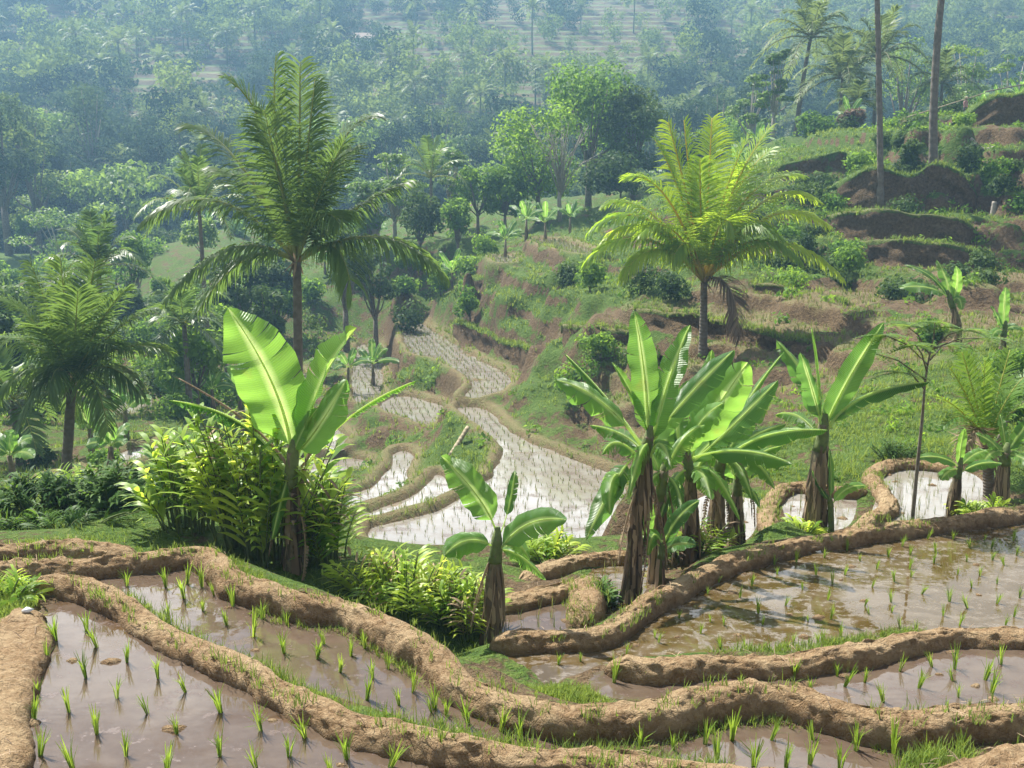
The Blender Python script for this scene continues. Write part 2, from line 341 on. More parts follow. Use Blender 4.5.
# ridge with the bushes
for a in [(700,330,43,.4),(760,345,40,.4),(800,360,37,.35),(840,380,33.5,.4),(740,315,44.5,.4),(800,325,40.5,.4),(860,345,36,.45),(780,295,47,.4),(850,305,43,.4),(900,320,38.5,.5),(680,318,45,.4),(650,330,45,.4),(600,325,46.5,.4),(720,352,40.5,.4),(820,345,38,.4),(640,345,43.8,.5),(430,270,66,.8),(470,265,66,.85),(520,262,64,.3),(540,268,61,.4),(560,265,60,.85),(590,275,57,.5),(640,280,54,.7),(680,285,51,.7),(720,280,51,.6),(620,262,60,.6),
          (640,240,70,.6),(680,235,70,.7),(510,285,60,.85),(560,285,56,.9),(760,262,54,.8),(800,265,51,.3),(850,250,51,.8),(790,248,55,.8),(760,225,60,.8),
          (920,300,41,.3),(940,264,47,.15),(1010,270,45.5,.1),(1040,272,45,.1),(1030,205,54,.15),
          
          (960,200,55.5,.4),(985,180,57,.8),(950,165,58.5,.8),(1010,185,56,.3),(1030,170,57,.5),
          (883,163,58,.8),(900,150,59,.7),(935,143,60,.8),(960,125,63,.9),(920,120,65,.7),(1000,145,61,.5),(1010,128,63.5,.1),(985,118,65,.1),
          (820,195,60,.9),(790,190,62,.85),(850,175,61,.9),(815,165,66,.9),(790,150,71,.9),(850,145,68,.9),(870,132,68,.9),(900,122,69,.9),(800,140,80,.9),
          (950,106,76,.9),(1030,97,80,.9),(930,112,90,.8),(990,99,90,.9)]: cp(*a)
# behind the ridge and the left valley
for a in [(465,286,68,.75),(478,296,66.5,.7),(450,284,69,.75),(455,300,68.5,.6),(490,288,65,.7),(475,308,65.5,.4),(575,232,76,.7),(600,228,78,.7),(560,236,75,.7),(740,180,74,.8),(700,200,80,.7),(760,155,92,.7),(795,138,95,.7),(700,175,105,.6),(640,205,85,.6),(600,216,90,.6),(555,216,90,.6),(500,235,85,.6),(460,238,82,.6),(420,240,84,.6),
          (400,258,74,.5),(425,258,72,.3),(380,250,90,.6),(330,270,86,.6),(300,300,78,.6),(250,310,80,.7),(200,335,70,.6),(150,335,74,.1),(140,345,70,.2),(200,370,58,.6),(240,365,60,.3),
          (100,340,76,.6),(50,330,84,.6),(10,330,84,.6),(30,290,110,.8),(80,262,120,.9),(20,255,130,.9),(180,425,44,.6),(160,440,40,.6),(170,460,34,.3),(130,480,31,.3),(60,470,33,.4),
          (10,480,30,.6),(60,430,40,.5),(20,440,38,.6),(100,430,42,.5),(200,420,47,.6),(280,420,49,.4),(210,390,56,.3),(180,400,54,.6)]: cp(*a)
for a in [(-60,140,-12.5),(-20,140,-12.8),(20,140,-11),(60,140,-3),(95,140,3),(-90,140,-10),(140,140,8),(-60,105,-12),(-80,110,-10),(-20,108,-10.5),(5,110,-8),(30,110,-4),(60,105,1.5),(90,100,6),(75,75,5),(110,70,9),
          (60,60,4.5),(80,50,5),(45,45,-1.5),(60,35,-1.5),(30,25,-5),(25,15,-5),(22,8,-4.8),(45,20,-4),(-40,60,-12),(-45,40,-10.5),(-40,25,-8),(-25,15,-5),(-20,8,-4.2),(-70,80,-11),(-90,50,-9),
          (-8,3,-3.2),(8,3,-3.6),(0,3,-3.4),(20,3,-4),(-20,3,-3.4),(14,11,-5),(-12,10,-4.3),(-140,100,-8),(-140,40,-7),(-120,10,-5),(120,10,-2),(130,40,4)]: cw(*a)
# ------------------------------------------------------------------ ground sheet
def arange_(a, b, s): return list(np.arange(a, b, s))
XS = np.array(arange_(-140,-32,1.5)+arange_(-32,-13,.25)+arange_(-13,13,.1)+arange_(13,34,.2)+arange_(34,141,1.2))
YS = np.array(arange_(2,5.5,.15)+arange_(5.5,18,.1)+arange_(18,66,.17)+arange_(66,151,.6))
GX, GY = np.meshgrid(XS, YS); SH = GX.shape
cons = [np.array(CP)]
for p in PAD:
    P = p['poly'][::2]; k = len(P)
    grs = .45 if p['near'] else .5
    cons.append(np.column_stack([P, np.full(k, p['z']+(.02 if p['near'] else .12)), np.full(k, grs)]))
    c = p['poly'].mean(0); cons.append(np.array([[c[0], c[1], p['z'], .3]]))
cons = np.concatenate(cons).astype(np.float32)
def idw(X, Y):
    X = X.ravel().astype(np.float32); Y = Y.ravel().astype(np.float32)
    Z = np.zeros(len(X)); G = np.zeros(len(X))
    for s in range(0, len(X), 20000):
        x = X[s:s+20000, None]; y = Y[s:s+20000, None]
        sc = np.maximum(y, 8)/30.
        d2 = (x-cons[:, 0])**2+((y-cons[:, 1])/1.15)**2+.012*sc*sc
        w = 1/(d2*d2)
        S = w.sum(1); Z[s:s+20000] = (w@cons[:, 2])/S; G[s:s+20000] = (w@cons[:, 3])/S
    return Z, G
Z, G = idw(GX, GY); Z = Z.reshape(SH); G = G.reshape(SH)
far_amp = np.clip((GY-14)/25, .12, 1.)
Z += far_amp*(.42*fbm(GX*.45, GY*.45, 3)*np.clip(G*1.6, .25, 1.)+.22*fbm(GX*1.4, GY*1.4, 9, 3))
Z += np.clip((GY-30)/20, 0, 1)*.25*np.abs(fbm(GX*.9+7, GY*.9, 21, 3))*np.clip(G*1.5, 0, 1)
tmask = np.clip((GX-.2*GY)/3, 0, 1)*np.clip((GY-37)/5, 0, 1)*np.clip((88-GY)/8, 0, 1)
tmask = np.maximum(tmask, .6*np.clip((GX+9)/4, 0, 1)*np.clip((GY-50)/5, 0, 1)*np.clip((80-GY)/8, 0, 1))
t2 = np.clip((GX-.065*GY)/1.5, 0, 1)*np.clip((GY-31.5)/2.5, 0, 1)*np.clip((50-GY)/4, 0, 1)
q2 = (Z+.35*fbm(GX*.13, GY*.13, 47, 3)+.06*fbm(GX*.9, GY*.9, 48, 3))/.8; f2 = q2-np.floor(q2)
Z2 = (np.floor(q2)+np.where(f2 < .78, f2/.78*.2, .2+(f2-.78)/.22*.8))*.8-.35*fbm(GX*.13, GY*.13, 47, 3)*.8
Z = Z*(1-t2)+Z2*t2; DRYM = t2*(f2 < .70)*(vnoise(GX*.12+5, GY*.2, 49) > .3); G = np.where((t2 > .5) & (f2 > .78), G-.3, G); tmask = tmask*(1-t2)
q = (Z+.55*fbm(GX*.11, GY*.11, 44, 3)+.12*fbm(GX*.9, GY*.9, 45, 3))/1.3; f = q-np.floor(q)
Zt = (np.floor(q)+np.where(f < .8, f/.8*.28, .28+(f-.8)/.2*.72))*1.3-.55*fbm(GX*.11, GY*.11, 44, 3)*.6
Z = Z*(1-tmask)+Zt*tmask; G = np.where((tmask > .5) & (f < .8), np.minimum(G+.25, 1), np.where((tmask > .5), G-.35*(vnoise(GX*.25, GY*.25, 46) > .38), G))
def sdf(V, X, Y):
    d = np.full(X.shape, 1e9); ins = np.zeros(X.shape, bool)
    m = len(V)
    for i in range(m):
        ax, ay = V[i]; bx, by = V[(i+1) % m]; ex, ey = bx-ax, by-ay
        t = np.clip(((X-ax)*ex+(Y-ay)*ey)/(ex*ex+ey*ey+1e-12), 0, 1)
        d = np.minimum(d, (X-ax-t*ex)**2+(Y-ay-t*ey)**2)
        c = (ay > Y) != (by > Y)
        if c.any(): ins ^= c & (X < (bx-ax)*(Y-ay)/((by-ay) if abs(by-ay) > 1e-12 else 1e-12)+ax)
    d = np.sqrt(d); return np.where(ins, -d, d)
BK = .75*DRYM; best = np.full(SH, 1e9); Zb = Z.copy()
wob = .22*fbm(GX*1.1, GY*1.1, 40, 4)*np.clip((GY-20)/15, .4, 1)
for p in PAD:
    V = p['poly']; mg = 1.6
    i0, i1 = np.searchsorted(XS, [V[:, 0].min()-mg, V[:, 0].max()+mg]); j0, j1 = np.searchsorted(YS, [V[:, 1].min()-mg, V[:, 1].max()+mg])
    sl = (slice(j0, j1), slice(i0, i1))
    s = sdf(V, GX[sl], GY[sl]); p['sdf_bbox'] = (V.min(0), V.max(0))
    if not p['near']: s = s+wob[sl]
    z = p['z']
    k = 1. if p['near'] else 1.6
    if p['near']: prof = np.interp(s, [-.25, .0, .1, .3, .6], [-.09, -.03, .03, .04, .04])
    else: prof = np.interp(s, [-.3, -.05, .12, .25, .6, .9], [-.12, -.05, .20, .27, .25, .12])
    lim = .12 if p['near'] else .55
    upd = (s < best[sl]) & (s < lim+.5)
    bl = np.clip((s-lim)/.5, 0, 1)
    new = (z+prof)*(1-bl)+Z[sl]*bl
    # a bank never cuts down through higher ground behind it, except over the water itself
    Zs = Zb[sl]; Zs[upd] = new[upd]; Zb[sl] = Zs
    b = best[sl]; b[upd] = s[upd]; best[sl] = b
    if not p['near']:
        bk = np.exp(-((s-.25)/.3)**2); B = BK[sl]; B[upd] = bk[upd]; BK[sl] = B
    g = G[sl]; inn = s < .0; g[inn] = .05; G[sl] = g
Z = Zb+np.clip((GY-26)/14, 0, 1)*np.clip((best-.5)/.6, 0, 1)*(.24*fbm(GX*1.9, GY*1.9, 51, 3)+.17*fbm(GX*4.3, GY*4.3, 52, 2))
soft = np.clip((GY-24)/4, 0, 1)*np.clip((best-.12)/.2, 0, 1)*(1-.85*np.maximum(tmask, t2))
for _ in range(3):
    Zs = Z.copy(); Zs[1:-1, 1:-1] = .25*Z[1:-1, 1:-1]+.1875*(Z[:-2, 1:-1]+Z[2:, 1:-1]+Z[1:-1, :-2]+Z[1:-1, 2:]); Z = Z*(1-soft)+Zs*soft
Z[1:-1, 1:-1] = .5*Z[1:-1, 1:-1]+.125*(Z[:-2, 1:-1]+Z[2:, 1:-1]+Z[1:-1, :-2]+Z[1:-1, 2:])
def hgt(x, y):
    i = int(np.clip(np.searchsorted(XS, x)-1, 0, len(XS)-2)); j = int(np.clip(np.searchsorted(YS, y)-1, 0, len(YS)-2))
    fx = min(max((x-XS[i])/(XS[i+1]-XS[i]), 0), 1); fy = min(max((y-YS[j])/(YS[j+1]-YS[j]), 0), 1)
    return float((Z[j, i]*(1-fx)+Z[j, i+1]*fx)*(1-fy)+(Z[j+1, i]*(1-fx)+Z[j+1, i+1]*fx)*fy)
def gnd(px, py, d, sink=.03):
    p = at(px, py, d); return Vector((p.x, p.y, hgt(p.x, p.y)-sink))
ny, nx = SH
idx = np.arange(ny*nx).reshape(SH)
F = np.stack([idx[:-1, :-1].ravel(), idx[:-1, 1:].ravel(), idx[1:, 1:].ravel(), idx[1:, :-1].ravel()], 1)
slope = np.hypot(np.gradient(Z, axis=1)/np.gradient(GX, axis=1), np.gradient(Z, axis=0)/np.gradient(GY, axis=0))
Gs = G-np.clip((slope-.9)*.28, 0, .45)*(GY > 16)
me = np_mesh('ground', np.stack([GX.ravel(), GY.ravel(), Z.ravel()], 1), F, M['ground'], {'g': Gs.ravel(), 'b': BK.ravel()}, True)
tag(link('ground', me), 'terraced earth hillside of grass and bare brown soil', 'ground', kind='structure')
# water sheets: flat, reaching a little under the banks
for p in PAD:
    if p['label'] in DRY: p['mat'] = 'wet_soil'
    V = p['poly']; n = len(V)
    nv = np.roll(V, -1, 0)-np.roll(V, 1, 0); nv = np.stack([nv[:, 1], -nv[:, 0]], 1); nv /= np.linalg.norm(nv, axis=1)[:, None]+1e-9
    area = .5*np.sum(V[:, 0]*np.roll(V[:, 1], -1)-np.roll(V[:, 0], -1)*V[:, 1])
    V2 = V+nv*(np.sign(area)*(.10 if p['near'] else .12))
    me = bpy.data.meshes.new('paddy_water'); me.from_pydata([(x, y, p['z']) for x, y in V2], [], [tuple(range(n)) if area > 0 else tuple(range(n))[::-1]])
    me.materials.append(M[p['mat']]); tag(link('paddy_water', me), p['label'], 'rice paddy', kind='structure')
# ------------------------------------------------------------------ far hillside
HX = np.arange(-300, 301, 2.5); HY = np.concatenate([np.arange(128, 165, .7), np.arange(165, 350, .36), np.arange(350, 372, 2.)])
hX, hY = np.meshgrid(HX, HY)
def hill(X, Y, steps=True):
    z = -13.3+.36*np.logaddexp(0, (Y-147)/8)*8
    z = z+np.clip((X-10)/60, 0, 1)*np.clip(1-(Y-140)/60, 0, 1)*6
    z = z+4.5*fbm(X*.014, Y*.016, 5, 4)*np.clip((Y-135)/40, 0, 1)
    z = np.where(Y > 345, z-(Y-345)*.25, z)
    if not steps: return z
    q = z/2.1; f = q-np.floor(q)
    st = (np.floor(q)+np.where(f < .62, f/.62*.36, .36+(f-.62)/.38*.64))*2.1
    tm = np.clip(fbm(X*.012+3, Y*.014, 15, 3)*3+1.7, 0, 1)*np.clip((Y-165)/20, 0, 1)
    return z*(1-tm)+st*tm
hZ = hill(hX, hY)+.25*fbm(hX*.2, hY*.3, 33, 3)
hq = (hill(hX, hY, False)/2.1) % 1.
hg = np.where(hq < .62, (.72+.4*vnoise(hX*.05, hY*.22, 8)), .22)+.3*fbm(hX*.02, hY*.02, 18)
ni, nj = hX.shape; idx = np.arange(ni*nj).reshape(hX.shape)
F = np.stack([idx[:-1, :-1].ravel(), idx[:-1, 1:].ravel(), idx[1:, 1:].ravel(), idx[1:, :-1].ravel()], 1)
me = np_mesh('hillside', np.stack([hX.ravel(), hY.ravel(), hZ.ravel()], 1), F, M['hill'], {'g': hg.ravel(), 'b': (np.where((hq < .45) | (hq > .93), .30+.3*fbm(hX*.03, hY*.1, 19, 3), 0.)).clip(0, 1).ravel()}, True)
tag(link('hillside', me), 'far valley side of stepped terraces rising into blue haze', 'hillside', kind='structure')
def hillz(x, y): return float(hill(np.array([x]), np.array([y]))[0])
# ------------------------------------------------------------------ mud banks of the foreground
def bank(pts, z, w, h, label, seed, zoff=.12, z2=None, skirt=.3):
    """pts: picture points along the bank's middle, laid at level z+zoff; a half round ridge of packed earth"""
    n0 = len(pts)
    zz = [z+(z2-z)*i/(n0-1) if z2 is not None else z for i in range(n0)]
    W = [tuple(on(x, y, q+zoff)[:2])+(q,) for (x, y), q in zip(pts, zz)]
    C = smooth_poly(W, 10, closed=False)
    seg = np.linalg.norm(np.diff(C[:, :2], axis=0), axis=1); L = np.concatenate([[0], np.cumsum(seg)])
    n = max(8, int(L[-1]/.035)); ts = np.linspace(0, L[-1], n)
    C = np.stack([np.interp(ts, L, C[:, k]) for k in range(3)], 1)
    T = np.gradient(C[:, :2], axis=0); T /= np.linalg.norm(T, axis=1)[:, None]+1e-9
    S = np.stack([T[:, 1], -T[:, 0]], 1)
    m = 25; a = np.linspace(-1, 1, m)
    ends = np.clip(np.minimum(ts, L[-1]-ts)/(.6*w), 0, 1)**.5
    wv = w*(1+.22*fbm(ts*1.7, ts*0+seed, seed, 3))*(.25+.75*ends); hv = h*(1+.3*fbm(ts*1.3, ts*0+seed+9, seed+5, 3))*(.35+.65*ends)
    cen = .09*fbm(ts*1.1, ts*0+3, seed+3, 3)
    off = np.sign(a)*np.abs(a)**.8
    X = C[:, 0, None]+S[:, 0, None]*(cen[:, None]+wv[:, None]*.5*off[None]); Y = C[:, 1, None]+S[:, 1, None]*(cen[:, None]+wv[:, None]*.5*off[None])
    prof = np.clip(1-np.abs(a)**2.6, 0, 1)**.62
    Zz = C[:, 2, None]-.04+hv[:, None]*prof[None]-skirt*(np.abs(a)[None] > .985)
    u = ts[:, None]+0*a[None]; v = a[None]*w+0*ts[:, None]
    lump = fbm(u*5, v*5+seed, seed+1, 4)*.028+fbm(u*17, v*17+seed, seed+2, 3)*.024
    cl = np.clip(vnoise(u*9, v*9+seed*3, seed+7)-.66, 0, 1)*.10
    Zz = Zz+(lump+cl)*(.35+.65*prof[None]); X = X+S[:, 0, None]*(lump*1.2); Y = Y+S[:, 1, None]*(lump*1.2)
    V = np.stack([X, Y, Zz], 2).reshape(-1, 3)
    idx = np.arange(n*m).reshape(n, m)
    F = np.stack([idx[:-1, :-1].ravel(), idx[:-1, 1:].ravel(), idx[1:, 1:].ravel(), idx[1:, :-1].ravel()], 1)
    wet = np.clip(1-(Zz-C[:, 2, None]+.01)/(.11+.05*fbm(u*3, v*3, seed+30, 2)), 0, 1)*.85
    me = np_mesh('mud_bank', V, F, M['mud'], {'mid': wet.ravel()}, True)
    tag(link('mud_bank', me), label, 'mud bank', kind='structure')
    return np.column_stack([C[:, :2], C[:, 2]+hv*.9]), S, wv
BANKS = []
BANKS.append(bank([(22,588),(62,584),(103,600),(134,613),(187,646),(250,676),(312,706),(396,731),(459,746),(521,757),(605,764),(720,775),(800,790)], -4.04, .32, .22, 'brown mud bank edging the front left paddy', 1))
BANKS.append(bank([(-60,572),(0,570),(94,566),(170,556),(200,556),(222,572),(240,584),(290,603),(330,610),(365,617),(415,646),(459,680),(500,698),(552,715),(600,718),(655,716),(700,704),(745,697),(800,702),(850,716),(900,727),(954,726),(1050,715)], -4.2, .33, .25, 'long winding mud bank crossing the whole foreground', 2))
BANKS.append(bank([(-60,546),(0,546),(45,545),(90,549),(135,556)], -4.25, .30, .2, 'short grassy mud bank at the left edge', 3))
BANKS.append(bank([(604,668),(655,671),(717,665),(760,663),(800,661),(860,655),(916,643),(970,637),(1060,635)], -4.70, .32, .24, 'low mud bank between the two right paddies', 4))
BANKS.append(bank([(490,636),(520,637),(560,637),(605,632),(640,610),(667,592),(705,570),(749,555),(800,542),(844,536),(900,527),(960,519),(1060,505)], -5.0, .34, .23, 'broad mud bank curving behind the big brown paddy past the banana clump', 5))
BANKS.append(bank([(488,602),(505,600),(542,589),(574,583),(605,576)], -5.3, .36, .2, 'short mud bank behind the tiny paddy', 6))
BANKS.append(bank([(582,578),(590,600),(578,622)], -5.3, .45, .26, 'stubby mud bank dividing the tiny paddies', 7))
BANKS.append(bank([(520,580),(545,570),(575,563),(606,558),(640,556)], -5.4, .36, .22, 'far short mud bank in front of the valley drop', 8))
BANKS.append(bank([(770,543),(768,515),(772,495),(790,484),(820,486),(850,490),(866,486)], -5.4, .34, .2, 'mud bank ringing the small round pond', 9))
BANKS.append(bank([(862,537),(868,524),(885,506),(882,488),(870,474),(885,465),(915,462),(960,466)], -5.4, .36, .22, 'winding mud bank between the two small ponds', 10))
BANKS.append(bank([(875,712),(910,708),(960,704),(1050,698)], -4.6, .2, .12, 'thin mud ridge at the right edge', 11))
BANKS.append(bank([(915,790),(950,774),(985,764),(1060,750)], -4.0, .4, .22, 'mud bank in the bottom right corner', 12))
BANKS.append(bank([(34,606),(20,622),(12,650),(2,690),(-10,730),(-24,790)], -4.0, .56, .2, 'flat trampled mud bank at the left edge of the front paddy', 13))
# ------------------------------------------------------------------ cut earth faces of the right hillside terraces
LIPS = []
def earth_bank(lip, riser, label, seed, back=1.5, dry=.0, tall=0.):
    P = smooth_poly([tuple(at(*q)) for q in lip], 16, closed=False); seg = np.linalg.norm(np.diff(P, axis=0), axis=1); L = np.concatenate([[0], np.cumsum(seg)]); n = int(L[-1]/.14)
    ts = np.linspace(0, L[-1], n); P = np.stack([np.interp(ts, L, P[:, k]) for k in range(3)], 1)
    en = np.clip(np.minimum(ts, L[-1]-ts)/1.6, 0, 1)**.6; rows = []; g = []; b = []
    lipn = .22*fbm(ts*.8, ts*0+seed, seed, 4)
    def row(dy, dz, gg, bb, amp):
        nz = amp*fbm(ts*1.1, ts*0+len(rows)*.33+seed, seed+1, 4)
        rows.append(np.stack([P[:, 0]+nz*.4, P[:, 1]+dy+nz+(1-en)*1.4, P[:, 2]+dz+lipn-(1-en)*riser*.45], 1)); g.append(np.full(n, gg)+.25*fbm(ts*.7, ts*0+len(rows)*.4, seed+5, 3)); b.append(np.full(n, bb))
    LIPS.append(np.column_stack([P[:, 0], P[:, 1]+(1-en)*1.4, P[:, 2]+lipn-(1-en)*riser*.45]))
    row(back+.8, -.7, .95, dry, .05); row(back, -.10, .95, dry, .05); row(back*.5, -.02, .95, dry, .06); row(.15, .02, .95, dry, .08); row(-.03, -.05, .8, dry*.6, .10); row(-.02, -.16, .45, .1, .14)
    m = max(5, int(riser/.16))
    for k in range(1, m+1):
        f = k/m; row(-.02-.10*f-.18*f**5, -.16-(riser-.16)*f, -.25+.3*tall, 0, .26)
    row(-.75, -riser-.12, .45, 0, .2); row(-1.7, -riser-1., .5, 0, .1)
    m = len(rows); V = np.stack(rows, 0).reshape(-1, 3); idx = np.arange(n*m).reshape(m, n)
    F = np.stack([idx[:-1, :-1].ravel(), idx[1:, :-1].ravel(), idx[1:, 1:].ravel(), idx[:-1, 1:].ravel()], 1)
    tag(link('earth_bank', np_mesh('earth_bank', V, F, M['ground'], {'g': np.concatenate(g), 'b': np.concatenate(b)}, True)), label, 'earth bank', kind='structure')
earth_bank([(846,170,58.5),(880,167,57.6),(910,176,57.2),(935,163,57.6),(962,172,57),(990,182,56)], 2.3, 'high dark cut earth bank below the two tall palm trunks', 1)
earth_bank([(840,206,54.8),(880,210,54),(915,213,53.4),(950,218,52.8),(990,223,51.8)], 1.5, 'long dark earth wall under the upper terrace on the right', 2, dry=.6)
earth_bank([(868,235,52),(905,239,51.2),(940,244,50.5),(1003,254,49)], 1.2, 'dark earth wall under the second terrace on the right', 3, dry=.5)
earth_bank([(972,102,68.5),(990,96,68),(1010,94,67.5),(1050,91,67)], 2.5, 'dark bare earth cliff in the upper right corner', 4)
earth_bank([(640,306,44.6),(680,312,43.8),(720,319,42.6),(765,330,40.6),(805,341,38.8),(842,351,37)], .75, 'long low earth wall behind the young palm trunk', 5, dry=.9, back=.9)
earth_bank([(740,283,47.6),(785,287,46.5),(825,296,44.6),(862,309,42)], .7, 'low earth wall under the stubble terrace on the right', 6, dry=.9, back=.9)
earth_bank([(532,246,68),(556,247,67),(590,256,65),(615,262,63.5)], .9, 'dark earth wall under the pond on the ridge crest', 7, dry=.2)
earth_bank([(772,186,62.5),(800,184,62.2),(835,188,61)], 1.1, 'grassy terrace wall left of the slender trunk', 8, tall=2.)
earth_bank([(782,160,67),(820,156,66.5),(855,146,66)], 1.1, 'upper grassy terrace wall on the ridge', 9, tall=2.)
earth_bank([(900,284,45),(940,286,44),(985,291,42.5),(1040,296,41.5)], .9, 'earth wall under the weedy terrace at the right edge', 10, dry=.3)
earth_bank([(564,322,47.6),(600,326,46.6),(640,332,45.2),(690,342,43)], .9, 'earth wall under the orange terrace right of the valley', 11, dry=.9, back=1.0)
earth_bank([(452,318,64.5),(485,332,59.5),(520,346,54.5),(545,352,51)], 1.3, 'reddish cut earth bank above the kidney shaped pond', 12, tall=.6)
earth_bank([(545,300,57),(580,300,54.5),(620,302,51)], .9, 'grassy cut bank on the slope left of the yellow palm', 13, dry=.3)
earth_bank([(548,374,46.5),(590,366,45),(640,364,43.2),(680,370,41)], .9, 'earth bank above the brown field right of the central terrace', 14, dry=.3)
earth_bank([(575,405,43.2),(610,402,42),(655,408,39.6)], .7, 'low grassy bank across the brown field right of the central terrace', 15, dry=.3)
earth_bank([(470,276,67.5),(510,278,64.5),(550,284,60)], .9, 'grassy bank below the tiny ridge pond', 16, tall=1.)
# ------------------------------------------------------------------ palms
UP = Vector((0, 0, 1)); G_ = Vector((0, 0, -1))
def frond(a, b, c, n=56, LL=.9, W=.05, droop=.5, seg=3, bend=0.):
    mb = MB(); r = random.Random(random.random())
    L = (b-a).length+(c-b).length
    hz_ = 1-min(1, abs((c-a).normalized().z)*1.15); droop = droop*(.75+1.5*hz_)
    pts = [bez(a, b, c, i/14) for i in range(15)]
    mb.tube(pts, [L*.011*(1-.85*i/14)+.004 for i in range(15)], 5, .6, 1.)
    v0 = r.uniform(.2, .8)
    hint0 = (b-a).cross(c-b)
    for i in range(n):
        t = .13+.87*(i+r.uniform(-.3, .3))/n; t = min(t, .995)
        p = bez(a, b, c, t); T = bezT(a, b, c, t)
        S = T.cross(UP)
        if S.length < .35: S = S+hint0.normalized()*.5 if hint0.length > 1e-6 else Vector((1, 0, 0))
        S = S.normalized(); Nn = S.cross(T).normalized()
        if Nn.z < 0 and abs(T.z) < .9: Nn = -Nn
        ln = LL*(math.sin(math.pi*(.14+.80*t))**.65)*r.uniform(.85, 1.1)
        A = R(22+30*(1-t)+r.uniform(-6, 6))
        for sd in (-1, 1):
            if r.random() < .03: continue
            D = (S*sd*math.sin(A+.35)+T*math.cos(A+.35)+Nn*r.uniform(.05, .35)).normalized()
            q = [p]; d = D.copy(); g = droop*r.uniform(.7, 1.4)
            for k in range(seg):
                d = (d+G_*g*(k+.4)/seg*.8).normalized(); q.append(q[-1]+d*(ln/seg))
            wd = (T-d*T.dot(d))
            if wd.length < .1: wd = Nn
            wd = wd.normalized()
            ws = [W*.6, W, W*.75, W*.12] if seg == 3 else [W*.7, W*.9, W*.12]
            mb.ribbon(q, [wd]*len(q), ws, v0+r.uniform(-.2, .2), .05)
    return mb
def palm_at(name, label, base, crown, specs, Y, mat='palm', trunk_r=(.2, .13), lean=(0, 0), LL=.9, W=.055, n=56, droop=.5, group=None, extra=0, elen=3., dead=0):
    t = empty(name, base, label, 'palm', group)
    b = Vector(base); c = Vector(crown)
    mid = (b+c)/2+Vector((lean[0], 0, lean[1]))
    pts = [bez(b-Vector((0, 0, .3)), mid, c, i/16) for i in range(17)]
    mb = MB(); mb.tube(pts, [trunk_r[0]*(1.35 if i == 0 else 1.15 if i == 1 else 1)*(1-i/16)+trunk_r[1]*i/16 for i in range(17)], 10, jit=.06)
    mb.build('trunk', M['trunk'], t, base)
    mh = MB()     # fibrous sheath
    for k in range(22):
        a = random.uniform(0, 6.28); q = c+Vector((math.cos(a), math.sin(a), 0))*trunk_r[1]*.9
        d = Vector((math.cos(a)*.35, math.sin(a)*.35, random.uniform(-.9, .8))).normalized()
        s = d.cross(Vector((math.cos(a), math.sin(a), .1))).normalized()
        l = random.uniform(.25, .6)
        mh.ribbon([q, q+d*l*.5, q+d*l], [s]*3, [.09, .08, .02], random.random())
    mh.build('sheath', M['dead'], t, base)
    for s in specs:
        (tx, ty, dy), (bx, by, db) = s[0], s[1]
        mt = s[2] if len(s) > 2 else mat
        frond(c, at(bx, by, Y+db), at(tx, ty, Y+dy), n, LL, W, droop).build('frond', M[mt], t, base)
    for k in range(extra):
        a = k*2.4+.5; e = random.uniform(.1, 1.1)
        d = Vector((math.cos(a)*math.cos(e), math.sin(a)*math.cos(e), math.sin(e)))
        tip = c+d*elen+Vector((0, 0, -elen*.42)); bb = c+d*elen*.6+Vector((0, 0, elen*.12))
        frond(c, bb, tip, n, LL, W, droop).build('frond', M[mat], t, base)
    return t
# --- tall palm left of centre
b = gnd(294, 398, 31); c = at(297, 262, 31)
palm_at('coconut_palm', 'tall dark coconut palm with long arching fronds rising left of the photo centre', b, c, [
    ((276, 56, -.3), (268, 150, 0)), ((300, 62, .6), (300, 150, .6)), ((228, 80, -.6), (270, 100, -.3)), ((193, 128, .5), (232, 130, .2)),
    ((145, 222, -.3), (215, 160, -.2)), ((166, 300, -.8), (232, 215, -.5)), ((198, 312, .6), (245, 230, .3)), ((374, 118, .8), (330, 120, .4)), ((352, 150, 1.2), (325, 180, .5)),
    ((408, 182, .2), (345, 205, .1)), ((444, 276, -.4), (385, 205, -.3)), ((352, 300, -1.2), (345, 215, -.6)),
    ((220, 170, 1.6), (255, 175, 1.)), ((340, 225, -1.5), (320, 190, -.8)), ((345, 140, -1.), (312, 200, -.6)), ((264, 110, -1.), (280, 180, -.6)), ((315, 80, .2), (306, 160, .1))],
    31, 'palm', (.17, .13), LL=1.45, W=.055, n=84, droop=.75)
